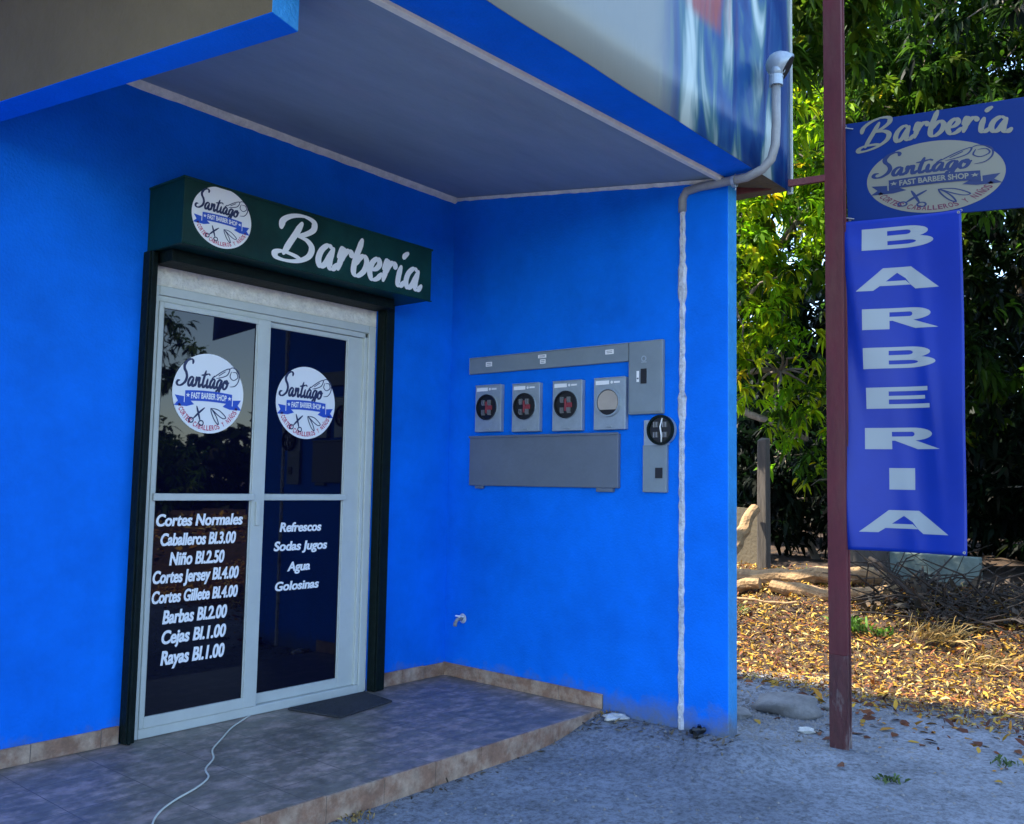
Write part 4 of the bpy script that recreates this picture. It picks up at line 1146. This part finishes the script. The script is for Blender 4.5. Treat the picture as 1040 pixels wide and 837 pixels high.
# low dark undergrowth between the rows
ug = [((6.5, 1.7), "dark low bush behind the grey wooden post"), ((7.1, .4), "dark low bush behind the maroon post"),
      ((6.9, -1.2), "dark low bush behind the lower end of the banner"), ((6.5, -2.7), "dark low bush right of the banner's lower end"), ((5.9, -4.4), "dark low bush at the right edge of the picture")]
for i, (bp, lb) in enumerate(ug):
    zz = H1(*bp)
    tree("bush", bp, [(bp[0], bp[1], zz + .75, .95, .95, .7), (bp[0] + .3, bp[1] + .5, zz + 1.3, .7, .8, .6), (bp[0] - .2, bp[1] - .5, zz + 1.0, .7, .8, .6)], 200, 12, lb, "bush", REAR_SHADED, .20, .05, .05, .4, "dark undergrowth bushes", .04, 12)
tree("mango_tree", (3.3, 2.3), [(2.75, -.1, 4.7, .9, .65, .55), (3.0, -.75, 5.4, 1.1, .9, .6), (2.3, .15, 4.5, .5, .4, .35), (3.1, .8, 5.2, .8, .7, .5), (3.2, -1.7, 6.0, 1.0, .9, .6), (3.8, -.5, 5.9, .9, .9, .6)],
     620, 13, "tree rooted behind the wing wall whose high crown leans over the bank and shades it", cols=GREENS, L=.20, W=.055, trunk_r=.15, fork=2.6, flush=.03, twigs=20)
# trees over the road, seen in the door glass
rt = [((1.2, -12.5), 3.6, "roadside tree across the road, reflected in the left door pane"), ((4.6, -13.6), 4.2, "roadside tree across the road farther east"), ((-3.0, -14.0), 4.0, "roadside tree across the road behind the viewer")]
for i, (bp, h_, lb) in enumerate(rt):
    bl = [(bp[0] + .8 * math.cos(k * 2.2), bp[1] + .8 * math.sin(k * 2.2), .9 + h_ * (k + .5) / 5, 1.2 - .1 * k, 1.2 - .1 * k, .85) for k in range(5)]
    tree("roadside_tree", bp, bl, 330, 10, lb, cols=GREENS, L=.26, W=.07, trunk_r=.14, fork=1.2, group="trees across the road", twigs=8)

# the wood that closes the view on every side
def wood(name, x0, x1, y0, y1, zt, n, cols):
    P = np.stack([rng.uniform(x0, x1, n), rng.uniform(y0, y1, n), rng.uniform(-.1, 1, n) * zt], 1)
    P[:, 2] *= .8 + .2 * np.sin(P[:, 0] * .9) * np.sin(P[:, 1] * .8 + 1)
    d = rdir(n); c = np.array(cols)[rng.integers(0, len(cols), n)] * rng.uniform(.6, 1.4, (n, 1))
    o_ = leaf_mesh(name, P, d, rdir(n), rng.uniform(.35, .7, n), rng.uniform(.22, .4, n), c, M_LEAF, .2)
    o_["kind"] = "stuff"
wood("far_wood", 15, 20, -16, 28, 7.0, 26000, REAR_SHADED)
wood("roadside_thicket", -14, 16, -24, -19, 3.2, 9000, SHADED_GREENS)
# ------------------------------------------------------------------ dry leaves on the bank (uncountable)
def scatter(name, n, fx, size, cols, material, up=.02, flat=.35, droop=.1, aspect=.38, kind='stuff'):
    P = fx(n); x, y = P[:, 0], P[:, 1]; z = gh(x, y) + rng.uniform(0, up, len(x))
    d = rdir(len(x)); d[:, 2] *= flat; nr = np.tile([0, 0, 1.0], (len(x), 1)) + rdir(len(x)) * .6
    ln = size * rng.choice([.4, .7, 1.0, 1.5], len(x)) * rng.uniform(.7, 1.2, len(x))
    c = np.array(cols)[rng.integers(0, len(cols), len(x))] * rng.uniform(.65, 1.3, (len(x), 1))
    o = leaf_mesh(name, np.stack([x, y, z], 1), d, nr, ln, ln * aspect * rng.uniform(.7, 1.3, len(x)), np.clip(c, 0.005, .9), material, droop)
    o["kind"] = kind
    return o
DRY = [(.34, .15, .008), (.44, .25, .018), (.17, .045, .003), (.09, .022, .002), (.40, .26, .05), (.42, .22, .010), (.15, .038, .003), (.46, .36, .12), (.05, .016, .003)]
def bankf(n):
    y = rng.uniform(-6.0, 4.0, n); ft = 2.15 + .18 * (y + 1.2)
    t_ = rng.beta(1.3, 1.7, n) * 3.6 - .45
    return np.stack([ft + t_, y], 1)
o = scatter("dry_leaf_litter", 95000, bankf, .042, DRY, M_DRY, up=.035, flat=.5, droop=.12, aspect=.26)
def edgef(n):
    y = rng.uniform(-5.0, .5, n); ft = 2.15 + .18 * (y + 1.2)
    return np.stack([ft - .3 - np.abs(rng.normal(size=n)) * .45, y], 1)
o = scatter("stray_leaf_litter", 700, edgef, .07, DRY[:4], M_DRY, up=.01)
def roadf(n): return np.stack([rng.uniform(-6, 9, n), rng.uniform(-16, -7.0, n)], 1)
o = scatter("roadside_leaf_litter", 9000, roadf, .13, DRY, M_DRY, up=.04)
# grass tufts, weeds
def tuft(name, x, y, n, h_, spread, cols, label, cat="plant", lean=(0, 0), group=None, width=.008):
    z = H1(x, y)
    p = np.stack([x + rng.normal(size=n) * spread * .35, y + rng.normal(size=n) * spread * .35, np.full(n, z)], 1)
    d = rdir(n) * .55; d[:, 2] = np.abs(d[:, 2]) + .7; d[:, 0] += lean[0]; d[:, 1] += lean[1]
    ln = h_ * rng.uniform(.5, 1.15, n)
    c = np.array(cols)[rng.integers(0, len(cols), n)] * rng.uniform(.7, 1.3, (n, 1))
    o_ = leaf_mesh(name, p, d, rdir(n), ln, np.full(n, width), np.clip(c, .01, .9), M_GRASS, .5, None, (x, y, z))
    tag(o_, label, cat, group); return o_
STRAW = [(.34, .22, .06), (.42, .29, .10), (.27, .16, .045), (.20, .14, .04)]
FRESH = [(.07, .16, .012), (.10, .21, .018), (.05, .12, .012)]
tuft("grass_tuft", 3.02, -2.10, 130, .38, .30, STRAW, "big dry straw coloured grass tuft right of the banner's foot", lean=(-.2, -.5))
tuft("grass_tuft", 2.72, -2.50, 80, .30, .3, STRAW, "dry flattened grass tuft nearest the right picture edge", lean=(-.2, -.6))
tuft("grass_tuft", 3.25, -.42, 90, .16, .3, STRAW + FRESH, "yellowish grass tuft in front of the lying logs by the wing wall")
tuft("green_weed", 3.05, -1.50, 70, .26, .16, FRESH, "fresh green weed growing on the leaf bank just right of the maroon post", width=.02)
tuft("green_weed", 4.35, -.62, 60, .18, .14, FRESH, "small green weed on top of the lying log", width=.022)
tuft("green_weed", 3.05, -1.72, 30, .16, .10, FRESH, "small green weed low on the bank below the roots", width=.02)
tuft("ground_weed", .14, -2.66, 46, .055, .09, [(.05, .09, .02), (.08, .12, .03)], "tiny dark weed in the grey sand at the right foreground", width=.012)
tuft("ground_weed", .80, -3.0, 40, .06, .10, [(.05, .09, .02), (.08, .12, .03)], "low dark weed at the right picture edge in the sand", width=.012)
tuft("ground_weed", -1.78, -1.245, 60, .045, .10, STRAW, "withered little tuft against the porch edge at the bottom", width=.006)
tuft("ground_weed", -.05, -1.26, 40, .07, .06, STRAW, "withered little tuft at the end of the porch skirting", width=.006)

# logs, roots, rocks
def log(name, A_, B_, r0, r1, label, cat="log", m=M_LOG, n=9, wob=.03, jag=.10, split=False):
    mb = MB(); A_, B_ = Vector(A_), Vector(B_); P = []; Q = []
    for i in range(n + 1):
        f_ = i / n; P.append(A_.lerp(B_, f_) + Vector((0, 0, wob * math.sin(f_ * 5 + r0 * 40))) + Vector((random.uniform(-1, 1), random.uniform(-1, 1), random.uniform(-1, 1))) * wob * .5); Q.append(r0 + (r1 - r0) * f_)
    mb.tube(P, Q, 12, jag=jag)
    o_ = mb.build(name, m, smooth=False, origin=A_)
    return tag(o_, label, cat)
random.seed(21)
z = H1(4.0, -.4)
log("fallen_log", (3.95, .30, .36), (4.05, -1.42, .42), .085, .070, "long pale fallen log lying across the top of the leaf bank")
log("fallen_log", (3.72, .25, .26), (3.76, -.42, .31), .075, .05, "shorter pale log with a cut end in front of the long log")
log("fallen_log", (3.72, -.55, .30), (3.70, -1.62, .33), .055, .075, "brown broken log reaching right of the maroon post, below the long log")
log("leaning_branch", (3.98, .10, .40), (4.65, .05, .98), .085, .055, "thick broken branch leaning up on the logs beside the wing wall", "branch")
log("thin_branch", (3.6, -1.45, .62), (3.25, -2.15, .22), .018, .012, "thin curved bare branch running down the bank right of the post", "branch", M_TWIG, 8, .03, .05)
log("thin_branch", (3.35, -.15, .18), (3.40, -.90, .26), .015, .01, "thin pale stick lying below the logs on dry leaves", "branch", M_LOG, 8, .02, .05)
# brush heap on the shaded bank: many twigs nobody could count
random.seed(31)
mb = MB()
for k in range(330):
    y = random.uniform(-4.6, -1.35); ft = 2.15 + .18 * (y + 1.2); x = ft + 1.0 + abs(random.gauss(0, .55)) + (.35 if y > -1.9 else 0)
    z0 = H1(x, y) + random.uniform(0, .12); L = random.uniform(.2, .8); a_ = random.uniform(0, 6.28); e_ = random.uniform(-.15, .7)
    d = Vector((math.cos(a_) * math.cos(e_), math.sin(a_) * math.cos(e_), math.sin(e_))) * L
    p0 = Vector((x, y, z0)); p1 = p0 + d * .5 + Vector((random.uniform(-.08, .08), random.uniform(-.08, .08), random.uniform(-.02, .08))); p2 = p0 + d
    r = random.uniform(.003, .011)
    mb.tube([p0, p1, p2], [r, r * .8, r * .4], 5)
o = mb.build("brush_heap", M_TWIG); o["kind"] = "stuff"
def darkf(n):
    y = rng.uniform(-4.8, -1.4, n); ft = 2.15 + .18 * (y + 1.2)
    return np.stack([ft + 1.25 + np.abs(rng.normal(size=n)) * .8, y], 1)
scatter("dark_leaf_mould", 5000, darkf, .09, [(.05, .035, .02), (.08, .05, .025), (.03, .025, .018)], M_DRY, up=.06, flat=.8)
def rock(name, x, y, rx, ry, rz, label, cat="rock", m=M_ROCK, sink=.3, seed=1, group=None):
    random.seed(seed)
    bm = bmesh.new(); bmesh.ops.create_icosphere(bm, subdivisions=3, radius=1)
    ph = [random.uniform(0, 6) for _ in range(6)]
    for v in bm.verts:
        c = v.co.copy()
        k = 1 + .16 * math.sin(c.x * 3 + ph[0]) * math.sin(c.y * 3.4 + ph[1]) + .12 * math.sin(c.z * 5 + ph[2] + c.x * 4) + random.uniform(-.03, .03)
        if c.z > .55: k *= .9
        v.co = Vector((c.x * rx * k, c.y * ry * k, c.z * rz * k))
    me = bpy.data.meshes.new(name); bm.to_mesh(me); bm.free(); me.materials.append(m)
    me.polygons.foreach_set("use_smooth", [True] * len(me.polygons))
    o_ = bpy.data.objects.new(name, me); COL.objects.link(o_)
    o_.location = (x, y, H1(x, y) + rz * (1 - 2 * sink)); o_.rotation_euler = (0, 0, random.uniform(0, 3))
    return tag(o_, label, cat, group)
rock("flat_rock", 1.06, -1.80, .19, .16, .085, "broad flat grey rock half sunk in the sand between wing wall and maroon post", seed=2)
rock("small_rock", .78, -1.62, .09, .07, .035, "small dark stone beside the left end of the broad flat rock", "stone", seed=3)
rock("small_rock", 1.30, -1.98, .07, .05, .03, "small stone just behind the foot of the maroon post", "stone", seed=4)
rock("rubble_piece", -.06, -1.31, .055, .07, .022, "whitish mortar lump on the ground at the end of the porch", "rubble", M_RUBBLE, seed=5)
rock("rubble_piece", .70, -2.05, .04, .05, .02, "little pale rubble lump between wing wall foot and post", "rubble", M_RUBBLE, seed=6)
def pebf(n):
    k = n // 2
    a_ = np.stack([rng.uniform(-4, 2.0, k), rng.uniform(-4.2, -1.25, k)], 1)
    c_ = np.stack([rng.normal(.9, .5, n - k), rng.normal(-1.75, .3, n - k)], 1)
    return np.concatenate([a_, c_])
# loose pebbles
P = pebf(3600); mbp = MB()
for (x, y) in P:
    if (y > -1.2 and x < 0.0) or (-.02 < x < .12 and y > -1.95): continue
    r = random.uniform(.003, .010) * (1.5 if x > .4 else 1); z0 = H1(x, y)
    q = [Vector((x + r * random.uniform(.6, 1.3) * math.cos(a_), y + r * random.uniform(.6, 1.3) * math.sin(a_), z0)) for a_ in (0, 1.5, 3.1, 4.6)]
    mbp.add(q + [Vector((x, y, z0 + r * .8))], [(0, 1, 4), (1, 2, 4), (2, 3, 4), (3, 0, 4)])
o = mbp.build("pebbles", M_ROCK); o["kind"] = "stuff"
# bits of plant debris along wall foot and post
def debf(n):
    a_ = np.stack([rng.normal(-.10, .07, n // 3), rng.uniform(-2.0, -1.2, n // 3)], 1)
    b_ = np.stack([rng.uniform(.2, 1.7, n // 3), rng.normal(-2.0, .35, n // 3)], 1)
    c_ = np.stack([rng.uniform(-3.2, -.1, n // 3), -1.20 - np.abs(rng.normal(size=n // 3)) * .03], 1)
    return np.concatenate([a_, b_, c_])
scatter("plant_debris", 900, debf, .032, [(.12, .09, .05), (.07, .05, .03), (.25, .2, .13)], M_DRY, up=.004, aspect=.25)
mb = MB()
for k in range(5):
    mb.tube([(.0 + random.uniform(-.04, .04) - .07, -1.80 + random.uniform(-.03, .03), H1(-.07, -1.8) + .004 + .01 * k) for _ in range(3)], .012, 6)
o = mb.build("black_scrap", M_BLACK, origin=(-.07, -1.80, H1(-.07, -1.8))); tag(o, "small crumpled black scrap on the sand in front of the wing wall", "litter")

# weathered fence post, far wall
z = H1(4.75, .02)
mb = MB(); mb.hexa([(4.70, -.05, z - .2), (4.80, -.06, z - .2), (4.81, .05, z - .2), (4.71, .06, z - .2), (4.71, -.045, 1.71), (4.80, -.055, 1.73), (4.80, .045, 1.74), (4.72, .055, 1.70)])
o = mb.build("wooden_post", M_POSTW, bevel=.008, origin=(4.75, 0, z)); tag(o, "short weathered grey wooden post standing behind the logs beside the wing wall", "fence post")
z = H1(5.1, .5)
mb = MB(); mb.hexa([(5.02, .16, z - .1), (5.05, .16, z - .1), (5.12, .80, z - .1), (5.09, .80, z - .1), (5.02, .16, .98), (5.05, .16, .98), (5.12, .80, 1.02), (5.09, .80, 1.02)])
o = mb.build("plywood_sheet", M_BEIGE, origin=(5.07, .5, z)); tag(o, "pale tan board standing upright behind the leaning branch next to the wing wall", "board")
t = thing("garden_wall", (4.6, -1.6, .3), "low mildewed white garden wall seen under the lower end of the banner", "wall")
mb = MB(); mb.hexa([(4.75, -2.03, .1), (4.87, -2.03, .1), (4.68, -1.31, .1), (4.56, -1.31, .1), (4.75, -2.03, .62), (4.87, -2.03, .62), (4.68, -1.31, .64), (4.56, -1.31, .64)])
mb.build("panel", M_FARWALL, t, bevel=.01)
mb = MB(); mb.hexa([(4.53, -1.305, .1), (4.70, -1.305, .1), (4.62, -.98, .1), (4.45, -.98, .1), (4.53, -1.305, .70), (4.70, -1.305, .70), (4.62, -.98, .70), (4.45, -.98, .70)])
mb.build("pillar", M_POSTW, t, bevel=.01)

for o in bpy.data.objects:
    if "_o" in o: del o["_o"]
